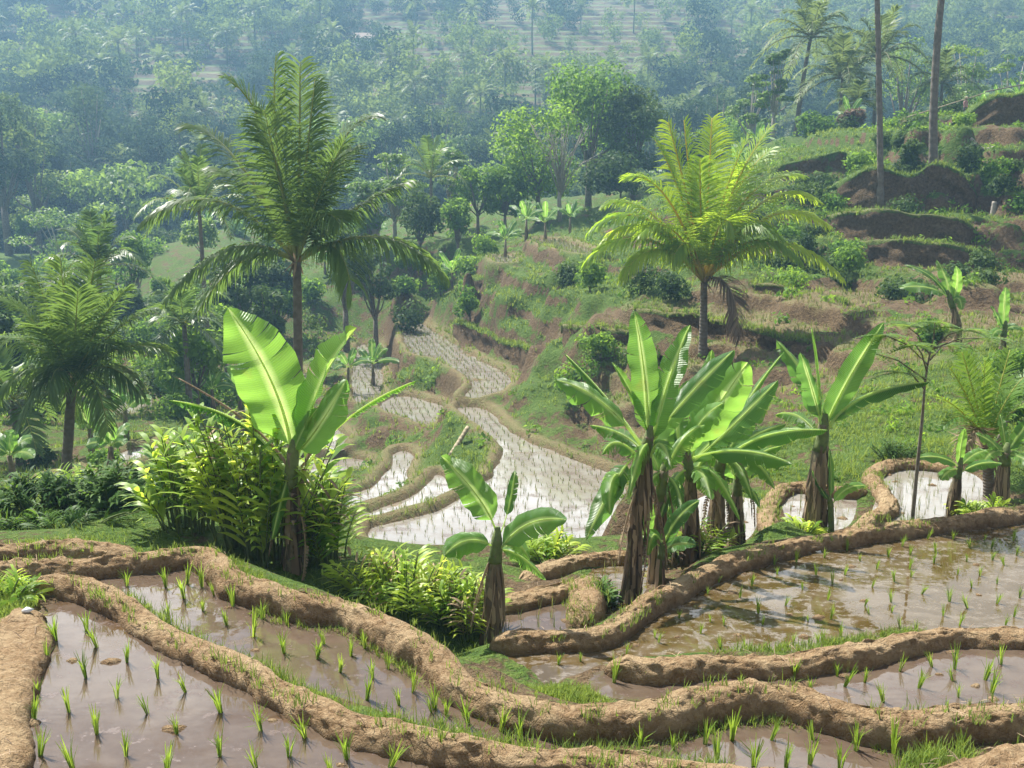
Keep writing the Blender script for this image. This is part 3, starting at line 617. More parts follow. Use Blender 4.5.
# --- bright young palm right of centre
b = gnd(703, 356, 41.5); c = at(704, 282, 41.5)
palm_at('coconut_palm', 'bright yellow green young palm on the terrace right of centre', b, c, [
    ((684, 120, 0), (690, 190, 0)), ((712, 118, .8), (708, 190, .4)), ((748, 138, .2), (722, 185, .2)), ((655, 140, .5), (682, 180, .3)), ((628, 178, -.5), (668, 165, -.3)),
    ((590, 232, -.3), (645, 180, -.2)), ((586, 262, -.8), (640, 205, -.6)), ((622, 278, -1.2), (655, 220, -.8)), ((800, 176, .6), (745, 165, .4)), ((828, 226, -.2), (770, 180, -.1)),
    ((842, 278, -.6), (775, 205, -.4)), ((800, 262, -1.2), (755, 210, -.9)), ((740, 340, -1.2), (735, 262, -1.), 'dead'), ((672, 262, -1.6), (690, 215, -1.2)), ((735, 235, -1.8), (722, 190, -1.2)), ((770, 150, 1.4), (730, 180, .8)), ((606, 205, 1), (650, 185, .6)), ((700, 160, -1.2), (700, 215, -.8)), ((668, 122, .3), (688, 190, .2)), ((770, 128, .6), (728, 180, .4)), ((815, 200, .8), (760, 168, .5)), ((640, 235, -1.4), (672, 200, -1)), ((600, 245, .3), (650, 192, .2)), ((780, 238, -1.5), (740, 200, -1))],
    41.5, 'palm_y', (.19, .13), LL=1.4, W=.062, n=84, droop=.7)
# --- left palm
b = gnd(64, 508, 27); c = at(72, 384, 27)
palm_at('coconut_palm', 'bushy dark palm standing by the ponds at the far left', b, c, [
    ((60, 258, 0), (66, 310, 0)), ((95, 262, .5), (84, 320, .3)), ((30, 262, .3), (50, 310, .2)), ((125, 290, -.3), (98, 315, -.2)), ((5, 300, -.4), (40, 315, -.2)), ((-15, 345, -.2), (25, 318, -.1)),
    ((155, 308, .2), (112, 320, .1)), ((168, 352, -.4), (115, 330, -.3)), ((140, 395, -.6), (110, 345, -.5)), ((-5, 405, -.6), (25, 345, -.5)), ((20, 428, -.9), (45, 350, -.8)),
    ((108, 432, -.9), (98, 360, -.8)), ((78, 290, -1), (75, 330, -.7)), ((48, 400, -1.2), (55, 345, -1)), ((110, 345, -1.3), (90, 335, -.9)), ((42, 330, -1.2), (55, 335, -.8)), ((75, 420, 1), (80, 350, .8))],
    27, 'palm', (.16, .12), LL=1.05, W=.045, n=80, droop=.7)
# --- middle palms on the left, further off
def rnd_palm(name, label, base, h, elen, mat, n=30, nf=15, LL=.8, W=.09, lean=0., upright=.0, group=None, tr=.15, seed=1, droop=.45):
    random.seed(seed)
    t = empty(name, base, label, 'palm', group)
    c = Vector(base)+Vector((lean, 0, h)); b = Vector(base)
    mb = MB(); mid = (b+c)/2+Vector((-lean*.25, 0, 0))
    mb.tube([bez(b-Vector((0, 0, .4)), mid, c, i/10) for i in range(11)], [tr*1.2-(tr*.5)*i/10 for i in range(11)], 7, jit=.05); mb.build('trunk', M['trunk'], t, base)
    cr = MB()
    for k in range(nf):
        a = k*2.399+seed; e = R(-10)+R(85)*((k+.5)/nf)**.8+upright*.3
        e = min(e, R(82)); d = Vector((math.cos(a)*math.cos(e), math.sin(a)*math.cos(e), math.sin(e))); l = elen*random.uniform(.85, 1.1)
        sag = .55*math.cos(e)+.08
        m_ = frond(c, c+d*l*.6+Vector((0, 0, l*.1)), c+d*l-Vector((0, 0, l*sag)), n, LL, W, droop, 2)
        o = len(cr.v); cr.v += m_.v; cr.var += m_.var; cr.mid += m_.mid; cr.tt += m_.tt; cr.f += [tuple(i+o for i in f) for f in m_.f]
    cr.build('crown', M[mat], t, base)
    return t
def palm_px(label, bx, by, d, cy_, elen, mat='palm', sink=.2, **kw):
    b = gnd(bx, by, d, sink); top = at(bx, cy_, d).z
    return rnd_palm('coconut_palm', label, b, max(1.5, top-b.z), elen, mat, **kw)
palm_px('palm with upright fronds half hidden behind the tall dark palm', 207, 330, 58, 212, 4.2, upright=.9, seed=3, n=34, nf=17)
palm_px('palm with silvery hanging fronds behind the bushy left palm', 105, 350, 50, 268, 3.4, upright=.5, seed=4, n=34, nf=16)
palm_px('thin leaning palm in the left gardens', 206, 372, 50, 312, 2.8, lean=-.9, seed=5, nf=12)
palm_px('low palm with hanging dry fronds beside the thin leaning palm', 188, 380, 46, 325, 2.2, seed=6, nf=11)
palm_px('short thick crowned palm behind the fronds of the tall palm', 432, 238, 84, 178, 4.6, upright=.7, seed=7, nf=14)
palm_px('dark palm low at the left picture edge', 18, 440, 33, 400, 2.3, seed=18, nf=13)
# palms on and behind the right ridge
palm_px('tall hazy coconut palm with a full round crown behind the right ridge', 795, 140, 96, 38, 5.4, 'palm_far', seed=8, nf=22, lean=.9, n=30, tr=.22, W=.14, LL=1.1)
palm_px('lower coconut palm with drooping fronds between the two hazy ones', 838, 142, 90, 78, 5.0, 'palm_far', seed=9, nf=20, n=30, W=.13, LL=1.1)
palm_px('hazy coconut palm behind the straight slender trunk', 873, 132, 93, 58, 5.2, 'palm_far', seed=10, nf=20, n=30, W=.13, LL=1.1)
palm_px('small palm with shining fronds beyond the ridge path', 940, 112, 88, 84, 3.4, 'palm_far', seed=11, nf=14, W=.12)
palm_px('stubby palm peeping over the grassy ridge', 855, 132, 82, 104, 2.6, 'palm_far', seed=12, nf=12, W=.12)
# two tall trunks whose crowns stand above the picture
for (bx, by, d, mx, my, tx, ty, lab, tr, sd) in ((884, 164, 57.5, 880, 80, 875, -75, 'straight slender palm trunk on the right ridge with its crown above the photo', .19, 13),
                                        (936, 146, 59.5, 930, 70, 951, -80, 'thick curved palm trunk on the right ridge leaning right', .25, 14)):
    b = gnd(bx, by, d, .3); c = at(tx, ty, d+1); random.seed(sd)
    t = empty('coconut_palm', b, lab, 'palm')
    mb = MB(); mm = at(mx, my, d); mm = mm*2-(b+c)/2 if False else mm
    mb.tube([bez(b, mm, c, i/20) for i in range(21)], [tr*(1.5 if i == 0 else 1.2 if i == 1 else 1)-(tr*.35)*i/20 for i in range(21)], 12, jit=.05); mb.build('trunk', M['trunk'], t, b)
    cr = MB()
    for k in range(16):
        a = k*2.399; e = R(-15)+R(85)*k/16; l = 4.4
        dd = Vector((math.cos(a)*math.cos(e), math.sin(a)*math.cos(e), math.sin(e)))
        m_ = frond(c, c+dd*l*.6+Vector((0, 0, .4)), c+dd*l-Vector((0, 0, l*.5)), 34, 1., .1, .5, 2)
        o = len(cr.v); cr.v += m_.v; cr.var += m_.var; cr.mid += m_.mid; cr.tt += m_.tt; cr.f += [tuple(i+o for i in f) for f in m_.f]
    cr.build('crown', M['palm'], t, b)
# ------------------------------------------------------------------ bananas
def bleaf(a, b, c, W, roll=0., fold=.25, pet=.12, tear=.35, hint=(0, -.62, .78), curl=.25, n=26, var=None, sag=0.):
    mb = MB(); r = random.Random(random.random()); hint = Vector(hint).normalized()
    L = (b-a).length+(c-b).length; v0 = r.uniform(.2, .8) if var is None else var; tear = max(tear*1.6, .14)
    ts = [i/n for i in range(n+1)]
    mb.tube([bez(a, b, c, t) for t in ts[:-1]], [max(.006, L*.012*(1-.9*t)) for t in ts[:-1]], 6, .7, .9)
    nc = 4
    for sd in (-1, 1):
        ph = r.uniform(0, 6.28); strip = r.uniform(-.15, .1); prev = None; pinch = 0
        for i in range(n+1):
            s = i/n; t = pet+(1-pet)*s
            p = bez(a, b, c, t); T = bezT(a, b, c, t); S = T.cross(hint)
            if S.length < .1: S = Vector((1, 0, 0))
            S = (Matrix.Rotation(roll, 3, T) @ S.normalized()); Nn = S.cross(T)
            if Nn.dot(hint) < 0: Nn = -Nn
            w = W*.5*min(1, (s/.09+.02)**.6)*min(1, max(0, (1-s)/.34)**.55)*(.86+.14*math.sin(math.pi*s))
            def row(pull, tilt):
                out = []
                for k in range(nc+1):
                    x = k/nc; ang = fold-curl*x+tilt*x
                    e = w*(1+.05*math.sin(s*23+ph)*x)
                    q = p+S*sd*e*x*math.cos(ang)+Nn*(e*x*math.sin(ang)+.06*W*math.sin(s*17+ph)*x+.03*W*math.sin(s*41+ph*2)*x)+T*(pull*x*x*.9+w*.25*x*x)*1.
                    q = q+G_*(sag*x*x*w)
                    out.append(mb.pt(q, min(1, max(0, v0+.12*math.sin(s*5+ph)+(.1 if sd > 0 else 0))), 1. if k == 0 else 0., s))
                return out
            cur = row(0 if not pinch else .02, strip)
            if prev:
                for k in range(nc): mb.f.append((prev[k], prev[k+1], cur[k+1], cur[k]) if sd > 0 else (prev[k+1], prev[k], cur[k], cur[k+1]))
            prev = cur
            if r.random() < tear and 1 < i < n-2:
                cur2 = row(r.uniform(.01, .05)*L*.5, strip+r.uniform(-.5, .12)*tear)
                strip = strip+r.uniform(-.4, .25)*tear
                strip = max(-.7, min(.25, strip)); prev = row(r.uniform(.02, .05)*L*.4, strip)
    return mb
def stem_mesh(pts, r0, r1, rough=True, skirt=10, lowcut=.75):
    mb = MB(); n = len(pts)
    mb.tube(pts, [r0*(1.25 if i == 0 else 1)*(1-i/(n-1))+r1*i/(n-1) for i in range(n)], 10, .5, 0, jit=.08)
    md = MB()
    for k in range(int(skirt*2.2)):
        f = random.uniform(.12, lowcut); i = f*(n-1); i0 = int(i); p = Vector(pts[i0]).lerp(Vector(pts[min(n-1, i0+1)]), i-i0)
        a = random.uniform(0, 6.28); o = Vector((math.cos(a), math.sin(a), 0)); r = r0*(1-f)+r1*f
        l = random.uniform(.35, .95); s = Vector((-o.y, o.x, 0))
        q = [p+o*r*.9, p+o*(r*1.1+.015)+G_*l*.35, p+o*(r*1.1+random.uniform(.0, .05))+G_*l*.7, p+o*(r+random.uniform(.0, .07))+G_*l]
        md.ribbon(q, [s, s, (s+o*random.uniform(-.7, .7)).normalized(), (s+o*random.uniform(-1, 1)).normalized()], [.05, random.uniform(.03, .07), .05, .015], random.random())
    return mb, md
def banana(label, base, Y, stem_px, stem_r, leaves, dead=(), group=None, name='banana_plant', skirt=10, stem='bstem', sd=1):
    """stem_px: picture points of the trunk from the ground up; leaves: (base, control, tip, width m, options)"""
    random.seed(sd)
    t = empty(name, base, label, 'banana plant', group); b = Vector(base)
    pts = [b-Vector((0, 0, .15))]+[at(x, y, Y+(dy or 0)) for x, y, dy in stem_px]
    P = [Vector(p) for p in smooth_poly([tuple(p) for p in pts], 4, closed=False)]
    mb, md = stem_mesh(P, stem_r[0], stem_r[1], skirt=skirt)
    mb.build('pseudostem', M[stem], t, b)
    if skirt: md.build('dead_sheath', M['dead'], t, b)
    n_ = len(P); i0 = int(n_*.62); top = P[-1]+(P[-1]-P[-3]).normalized()*stem_r[1]*2.2
    mb = MB(); seq = P[i0:]+[top]; mb.tube(seq, [(stem_r[0]+(stem_r[1]-stem_r[0])*(i0+k)/(n_-1))*1.10*(1-.12*k/len(seq)) if k < len(seq)-1 else stem_r[1]*.45 for k in range(len(seq))], 10, .4, .25, jit=.05)
    mb.build('leaf_sheath', M['gstem'], t, b); dn = (P[-1]-P[-2]).normalized()
    for li, l in enumerate(leaves):
        (ax, ay), (bx, by), (tx, ty), w = l[:4]; o = dict(l[4]) if len(l) > 4 else {}
        dy = o.pop('dy', 0.); da = o.pop('da', dy*.5); drop = random.uniform(-.5, 2.6)*stem_r[1]*1.5
        bleaf(at(ax, ay, Y)-dn*drop, at(bx, by, Y+da), at(tx, ty, Y+dy), w, **o).build('leaf', M['banana'], t, b)
    for l in dead:
        (ax, ay), (bx, by), (tx, ty), w = l[:4]; o = dict(l[4]) if len(l) > 4 else {}
        dy = o.pop('dy', 0.)
        bleaf(at(ax, ay, Y), at(bx, by, Y+dy*.5), at(tx, ty, Y+dy), w*.45, fold=-.9, curl=.5, tear=.7, **o).build('dead_leaf', M['dead'], t, b)
    return t
banana('banana plant with huge bright paddle leaves rising from the big ginger shrub', gnd(292, 592, 11.4), 11.4, [(292, 540, 0), (291, 490, 0), (293, 452, 0)], (.10, .07), [
    ((294, 448), (291, 395), (228, 308), .78, dict(dy=.1, fold=.05, curl=.05, tear=.04, pet=.16, var=.75)),
    ((297, 446), (316, 372), (357, 328), .50, dict(dy=.15, fold=.75, curl=.1, tear=.04, pet=.12, roll=-.5, var=1.)),
    ((299, 450), (318, 432), (346, 380), .42, dict(dy=-.35, fold=.35, curl=.8, tear=.08, pet=.05, roll=.5, var=.45)),
    ((291, 468), (262, 408), (166, 400), .30, dict(dy=.3, fold=-.9, curl=.4, tear=.5, pet=.3, var=.1)),
    ((296, 470), (330, 412), (418, 380), .16, dict(dy=.3, fold=-1., curl=.3, tear=.8, pet=.55, var=.6)),
    ((293, 455), (300, 430), (318, 408), .22, dict(dy=-.2, fold=.3, tear=.1, var=.95)),
    ((290, 462), (280, 500), (272, 540), .2, dict(dy=-.4, fold=-.5, tear=.3, var=.8))],
    [((290, 470), (262, 420), (172, 375), .14, dict(dy=.4)), ((288, 478), (276, 500), (268, 560), .25, dict(dy=-.2)), ((296, 500), (312, 540), (300, 590), .3, dict(dy=-.2))], skirt=22, sd=2)
banana('small banana plant with four broad leaves in the centre foreground', gnd(490, 643, 10.6), 10.6, [(491, 600, 0), (495, 562, 0), (497, 538, 0)], (.10, .06), [
    ((497, 536), (487, 498), (441, 456), .40, dict(dy=.1, fold=.12, curl=.1, tear=.03, pet=.2, var=.8)),
    ((499, 538), (522, 512), (567, 520), .34, dict(dy=-.35, fold=.25, curl=.6, tear=.03, pet=.12, roll=.25, var=.6)),
    ((496, 540), (468, 528), (444, 556), .33, dict(dy=-.45, fold=.2, curl=.8, tear=.05, pet=.12, roll=-.3, var=.35)),
    ((499, 535), (512, 506), (515, 470), .12, dict(dy=.3, fold=.5, tear=.02, pet=.35, var=.4)),
    ((500, 545), (515, 530), (530, 560), .2, dict(dy=-.1, fold=-.2, tear=.2, var=.9)),
    ((498, 545), (516, 545), (546, 580), .2, dict(dy=.1, fold=-.2, tear=.5, var=.8))],
    [((494, 552), (478, 580), (470, 632), .26, dict(dy=-.15)), ((492, 556), (500, 590), (484, 640), .22, dict(dy=-.2))], skirt=26, sd=3)
# clump right of centre: several trunks, each a plant of its own
banana('tallest banana of the clump with two upright leaves like a V', gnd(626, 606, 11.9), 11.9, [(632, 560, 0), (638, 500, 0), (646, 452, 0), (649, 436, 0)], (.10, .06), [
    ((650, 440), (648, 375), (634, 310), .36, dict(dy=.2, fold=.3, tear=.03, pet=.12, var=.45)),
    ((652, 440), (664, 385), (690, 325), .34, dict(dy=.1, fold=.45, tear=.04, pet=.12, roll=-.2, var=.55)),
    ((649, 436), (606, 390), (556, 380), .40, dict(dy=-.2, fold=.1, curl=.7, tear=.10, pet=.25, var=.5)),
    ((650, 440), (640, 402), (612, 362), .13, dict(dy=.2, fold=.8, tear=.02, pet=.3, var=.7)),
    ((647, 445), (610, 395), (563, 352), .16, dict(dy=.7, fold=-.6, tear=.3, pet=.35, var=.3)),
    ((648, 448), (615, 425), (602, 455), .3, dict(dy=-.3, fold=-.4, tear=.5, var=.6)),
    ((653, 442), (685, 395), (734, 350), .34, dict(dy=-.1, fold=.15, curl=.5, tear=.08, pet=.25, var=.1)),
    ((650, 438), (668, 410), (700, 392), .28, dict(dy=.5, fold=.2, tear=.25, var=.5)), ((648, 440), (628, 430), (590, 425), .26, dict(dy=.4, fold=-.2, tear=.4, var=.35)), ((649, 446), (640, 440), (628, 500), .28, dict(dy=-.5, fold=-.4, tear=.4, var=.7)),
    ((640, 470), (606, 450), (610, 515), .36, dict(dy=-.3, fold=-.1, curl=.6, tear=.1, var=.85)),
    ((652, 446), (660, 420), (672, 470), .3, dict(dy=-.5, fold=-.3, tear=.3, var=.9)),
    ((646, 452), (625, 450), (586, 540), .30, dict(dy=-.25, fold=-.2, tear=.12, pet=.4, var=.2))],
    [((642, 478), (625, 510), (618, 565), .3, dict(dy=-.3)), ((645, 470), (655, 520), (640, 590), .32, dict(dy=-.35)), ((648, 470), (660, 500), (668, 560), .26, dict(dy=-.1))], skirt=46, sd=4)
banana('middle banana of the clump with a wide glossy leaf bent to the right', gnd(690, 560, 13.0), 13.0, [(692, 520, 0), (690, 480, 0), (686, 450, 0)], (.10, .06), [
    ((686, 452), (715, 410), (748, 362), .58, dict(dy=-.3, fold=.25, curl=.5, tear=.06, pet=.12, roll=.3, var=.9)),
    ((688, 455), (720, 440), (778, 380), .36, dict(dy=.1, fold=.1, tear=.25, pet=.3, var=.3)),
    ((686, 455), (690, 420), (725, 402), .30, dict(dy=-.5, fold=.1, tear=.1, var=1.)),
    ((684, 455), (668, 425), (690, 380), .3, dict(dy=.5, fold=.3, tear=.2, var=.3)),
    ((685, 460), (655, 440), (640, 480), .36, dict(dy=-.5, fold=-.3, tear=.5, var=.3)),
    ((690, 460), (742, 440), (792, 464), .36, dict(dy=-.4, fold=-.2, curl=.5, tear=.15, pet=.2, var=.05)),
    ((688, 452), (705, 400), (712, 350), .26, dict(dy=.6, fold=.4, tear=.2, var=.5)), ((686, 456), (712, 436), (752, 410), .34, dict(dy=.6, fold=0, tear=.3, var=.65)), ((684, 458), (660, 420), (640, 400), .26, dict(dy=.4, fold=0, tear=.3, var=.2)), ((690, 462), (715, 455), (740, 520), .28, dict(dy=-.4, fold=-.4, tear=.4, var=.8)),
    ((686, 462), (672, 470), (660, 520), .3, dict(dy=-.7, fold=-.4, tear=.4, var=.5)),
    ((688, 462), (700, 452), (712, 500), .34, dict(dy=-.6, fold=-.3, tear=.3, var=.55)),
    ((686, 470), (668, 515), (640, 545), .26, dict(dy=-.5, fold=-.2, tear=.2, var=.15))],
    [((692, 480), (702, 520), (700, 560), .3, dict(dy=-.2)), ((686, 480), (676, 520), (672, 566), .3, dict(dy=-.3)), ((690, 476), (715, 470), (722, 520), .22, dict(dy=-.1))], skirt=42, sd=5)
banana('banana at the right of the clump with long flat drooping leaves', gnd(716, 552, 13.6), 13.6, [(716, 520, 0), (718, 480, 0), (722, 455, 0)], (.105, .065), [
    ((722, 455), (752, 425), (828, 430), .34, dict(dy=-.3, fold=-.3, curl=.5, tear=.2, pet=.15, var=.1)),
    ((722, 458), (745, 432), (786, 424), .3, dict(dy=.3, fold=-.1, curl=.5, tear=.1, var=.2)),
    ((720, 455), (715, 420), (735, 385), .30, dict(dy=.6, fold=.2, tear=.3, var=.4)),
    ((722, 456), (738, 405), (784, 352), .22, dict(dy=.8, fold=-.5, tear=.4, var=.05)),
    ((720, 460), (700, 445), (690, 490), .34, dict(dy=-.5, fold=-.3, tear=.3, var=.4)),
    ((722, 455), (742, 420), (770, 400), .30, dict(dy=.3, fold=.1, tear=.3, var=.6)), ((720, 458), (700, 430), (672, 440), .3, dict(dy=.2, fold=-.2, tear=.3, var=.35)), ((722, 458), (760, 448), (775, 490), .3, dict(dy=-.2, fold=-.5, tear=.4, var=.2)),
    ((722, 460), (742, 455), (752, 500), .3, dict(dy=-.4, fold=-.4, tear=.4, var=.7))],
    [((724, 462), (752, 450), (752, 520), .18, dict(dy=-.3)), ((720, 468), (712, 500), (710, 548), .34, dict(dy=-.3)), ((722, 470), (732, 500), (730, 545), .3, dict(dy=-.1)), ((720, 468), (700, 500), (705, 546), .3, dict(dy=-.3))], skirt=42, sd=6)
banana('dark stemmed banana squeezed between the tallest and the middle one of the clump', gnd(656, 592, 12.5), 12.5, [(657, 550, 0), (660, 500, 0), (664, 470, 0)], (.095, .06), [
    ((664, 468), (650, 430), (622, 440), .28, dict(dy=.2, fold=-.2, tear=.3, var=.3)), ((665, 466), (678, 430), (705, 425), .3, dict(dy=-.4, fold=0, tear=.3, var=.8)), ((664, 470), (668, 440), (662, 405), .24, dict(dy=.2, fold=.3, tear=.2, var=.6)),
    ((663, 474), (645, 475), (636, 520), .26, dict(dy=-.3, fold=-.4, tear=.3, var=.9)), ((666, 474), (682, 480), (684, 530), .26, dict(dy=-.4, fold=-.4, tear=.4, var=.2))],
    [((664, 480), (650, 500), (648, 560), .3, dict(dy=-.1)), ((666, 480), (676, 510), (674, 560), .28, dict(dy=-.1))], skirt=40, sd=61)
banana('short banana with hanging brown leaves at the right end of the clump', gnd(738, 546, 14.0), 14.0, [(738, 520, 0), (737, 495, 0), (738, 478, 0)], (.09, .06), [
    ((738, 476), (750, 450), (782, 446), .26, dict(dy=-.1, fold=-.2, tear=.3, var=.3)), ((738, 476), (730, 450), (706, 462), .28, dict(dy=-.3, fold=-.2, tear=.3, var=.7)), ((738, 474), (742, 448), (755, 428), .22, dict(dy=.2, fold=.2, tear=.2, var=.5)), ((738, 478), (752, 478), (760, 508), .22, dict(dy=-.2, fold=-.4, tear=.4, var=.2))],
    [((740, 480), (756, 480), (755, 530), .24, dict(dy=-.2)), ((737, 482), (728, 500), (730, 535), .26, dict(dy=-.1))], skirt=30, sd=62)
banana('young banana sucker with big low leaf between the clump trunks', gnd(660, 592, 12.2), 12.0, [(660, 565, 0), (663, 545, 0)], (.06, .04), [
    ((663, 545), (672, 515), (700, 500), .2, dict(dy=-.2, tear=.02, var=.15)), ((662, 545), (652, 520), (648, 556), .22, dict(dy=-.2, fold=-.2, tear=.05, var=.7)),
    ((663, 547), (676, 540), (696, 545), .22, dict(dy=-.3, tear=.02, var=.2)), ((661, 548), (640, 530), (652, 502), .2, dict(dy=.1, tear=.02, var=.8))], skirt=3, sd=7, stem='gstem')
banana('lone banana with a shaggy brown trunk standing in the small round pond', gnd(817, 530, 14.5), 14.5, [(816, 500, 0), (818, 465, 0), (822, 440, 0), (824, 424, 0)], (.15, .075), [
    ((825, 426), (842, 385), (884, 322), .36, dict(dy=-.1, fold=.35, curl=.1, tear=.04, pet=.1, roll=.2, var=.45)),
    ((823, 424), (815, 375), (776, 340), .36, dict(dy=.3, fold=.1, curl=.3, tear=.25, pet=.15, var=.5)),
    ((824, 422), (814, 390), (800, 352), .34, dict(dy=-.3, fold=.1, curl=.3, tear=.1, pet=.2, var=.35)),
    ((826, 430), (850, 385), (930, 382), .34, dict(dy=-.4, fold=-.5, curl=.4, tear=.12, pet=.12, var=.0)),
    ((822, 432), (790, 422), (744, 442), .32, dict(dy=-.3, fold=-.35, curl=.4, tear=.2, pet=.1, var=.1)),
    ((824, 424), (818, 370), (811, 326), .06, dict(dy=0, fold=.9, tear=0, pet=.3, var=.3)),
    ((822, 430), (800, 405), (775, 415), .28, dict(dy=.5, fold=-.2, tear=.5, var=.4))],
    [((825, 440), (812, 455), (815, 500), .24, dict(dy=-.2)), ((826, 440), (832, 470), (826, 515), .22, dict(dy=-.15))], skirt=60, sd=8)
banana('small banana sucker beside the lone banana trunk', gnd(832, 530, 14.3), 14.3, [(831, 512, 0), (830, 500, 0)], (.05, .035), [
    ((830, 500), (832, 476), (829, 448), .1, dict(dy=0, fold=.6, tear=0, var=.15)), ((831, 503), (845, 482), (866, 486), .16, dict(dy=-.2, tear=.02, var=.5)), ((830, 500), (820, 490), (812, 470), .09, dict(dy=.1, tear=.02, var=.2))], skirt=2, sd=9, stem='gstem')
banana('young banana with five bright leaves standing in the square paddy', gnd(950, 516, 15.0), 15.0, [(953, 495, 0), (957, 478, 0), (960, 464, 0)], (.08, .05), [
    ((960, 464), (960, 445), (965, 428), .14, dict(dy=0, fold=.4, tear=0, var=1.)), ((960, 465), (945, 452), (916, 458), .2, dict(dy=-.3, fold=-.1, tear=.05, var=.2)),
    ((961, 464), (975, 450), (988, 451), .18, dict(dy=.2, tear=.03, var=.6)), ((961, 466), (980, 458), (1002, 464), .2, dict(dy=-.2, fold=-.2, tear=.1, var=.2)),
    ((959, 467), (948, 468), (941, 480), .2, dict(dy=-.4, fold=-.2, tear=.03, var=.6))], skirt=8, sd=10)
banana('banana with split leaves beside the yellow palm at the right edge', gnd(1003, 505, 15.6), 15.6, [(1003, 485, 0), (1004, 465, 0), (1006, 452, 0)], (.12, .07), [
    ((1006, 452), (995, 440), (976, 434), .24, dict(dy=-.2, tear=.2, var=.5)), ((1006, 452), (1018, 436), (1030, 420), .22, dict(dy=0, tear=.2, var=.4)), ((1005, 454), (990, 445), (980, 470), .2, dict(dy=-.4, tear=.2, var=.6)),
    ((1006, 454), (1020, 452), (1036, 470), .24, dict(dy=-.3, tear=.2, var=.8)), ((1006, 450), (1004, 430), (1000, 414), .14, dict(dy=.3, tear=.05, var=.7))], [((1004, 458), (996, 470), (1000, 500), .2, dict(dy=-.2))], skirt=22, sd=11)
banana('tall thin banana with tattered silvery leaves on the right hillside', gnd(960, 345, 33), 33, [(958, 325, 0), (953, 308, 0), (949, 296, 0)], (.12, .09), [
    ((948, 296), (935, 270), (904, 265), .26, dict(dy=.2, tear=.3, var=.3)), ((948, 296), (930, 282), (898, 288), .5, dict(dy=-.5, fold=.1, tear=.1, var=.6)), ((949, 296), (948, 278), (937, 260), .4, dict(dy=.3, tear=.3, var=.7)),
    ((950, 296), (960, 282), (956, 266), .36, dict(dy=-.2, tear=.15, var=.9)), ((950, 300), (960, 290), (962, 310), .4, dict(dy=-.4, tear=.3, var=.5))], skirt=14, sd=12)
banana('narrow banana with one upright leaf on the right hillside', gnd(1003, 358, 31), 31, [(1003, 340, 0), (1005, 326, 0)], (.11, .08), [
    ((1005, 326), (1003, 305), (1006, 287), .36, dict(dy=0, fold=.3, tear=.03, var=.6)), ((1005, 328), (997, 315), (991, 306), .3, dict(dy=-.2, tear=.05, var=.6)), ((1005, 328), (1014, 322), (1022, 330), .3, dict(dy=.2, tear=.1, var=.5)), ((1004, 330), (996, 326), (992, 338), .3, dict(dy=-.3, tear=.2, var=.7))], skirt=8, sd=13)
def wild_banana(label, bx, by, d, h, group=None, seed=1, nl=7, W=.45, name='banana_plant', bright=0.):
    random.seed(seed); b = gnd(bx, by, d, .1)
    t = empty(name, b, label, 'banana plant', group)
    top = b+Vector((random.uniform(-.1, .1), 0, h*.5))
    mb, md = stem_mesh([b, b.lerp(top, .5), top], .11, .07, skirt=8); mb.build('pseudostem', M['bstem'], t, b); md.build('dead_sheath', M['dead'], t, b)
    for k in range(nl):
        a = k*2.4+seed; e = R(20+60*(k/nl)); L = h*.62*random.uniform(.8, 1.1)
        dr = Vector((math.cos(a)*math.cos(e), math.sin(a)*math.cos(e)*.7, math.sin(e)))
        bleaf(top, top+dr*L*.6+Vector((0, 0, L*.12)), top+dr*L-Vector((0, 0, L*.35*math.cos(e))), W, fold=.1, tear=.15, var=min(1, random.uniform(.2, .9)+bright), n=14).build('leaf', M['banana'], t, b)
    return t
for i, (bx, by, d, h, lab) in enumerate([
        (128, 470, 35, 2.6, 'banana with one tall bright leaf in the ponds behind the left palm'), (96, 478, 33, 1.9, 'small yellow green banana just right of the left palm trunk'),
        (112, 492, 30, 1.6, 'thin young banana at the near end of the left ponds'), (345, 312, 58, 2.6, 'banana in front of the dark bushes behind the tall palm trunk'), (322, 318, 60, 2.4, 'banana left of the dark bushes behind the tall palm'),
        (372, 330, 60, 3.0, 'banana with a bright hanging leaf above the narrow white pond'), (505, 262, 72, 3., 'bluish banana at the left end of the ridge top row'), (526, 256, 73, 3.2, 'leafy banana in the middle of the ridge top row'),
        (546, 250, 75, 3.0, 'bright banana at the right end of the ridge top row'), (452, 262, 73, 3.4, 'slender banana below the round topped tree'), (570, 240, 78, 2.8, 'banana just left of the ridge top pond'),
        (14, 470, 29, 1.7, 'dark banana in the shade at the left edge'), (850, 128, 80, 3., 'banana on the grassy ridge left of the thick trunk'), (1000, 96, 76, 3.2, 'banana on top of the bare earth cliff'),
        (984, 98, 78, 3.0, 'lower banana beside the one on the cliff top'), (1020, 96, 75, 3.4, 'banana at the right end of the cliff top'), (735, 190, 76, 3., 'banana half hidden behind the yellow palm top'), (755, 175, 80, 3., 'banana at the foot of the hazy slender trees')]):
    wild_banana(lab, bx, by, d, h, None, 20+i)
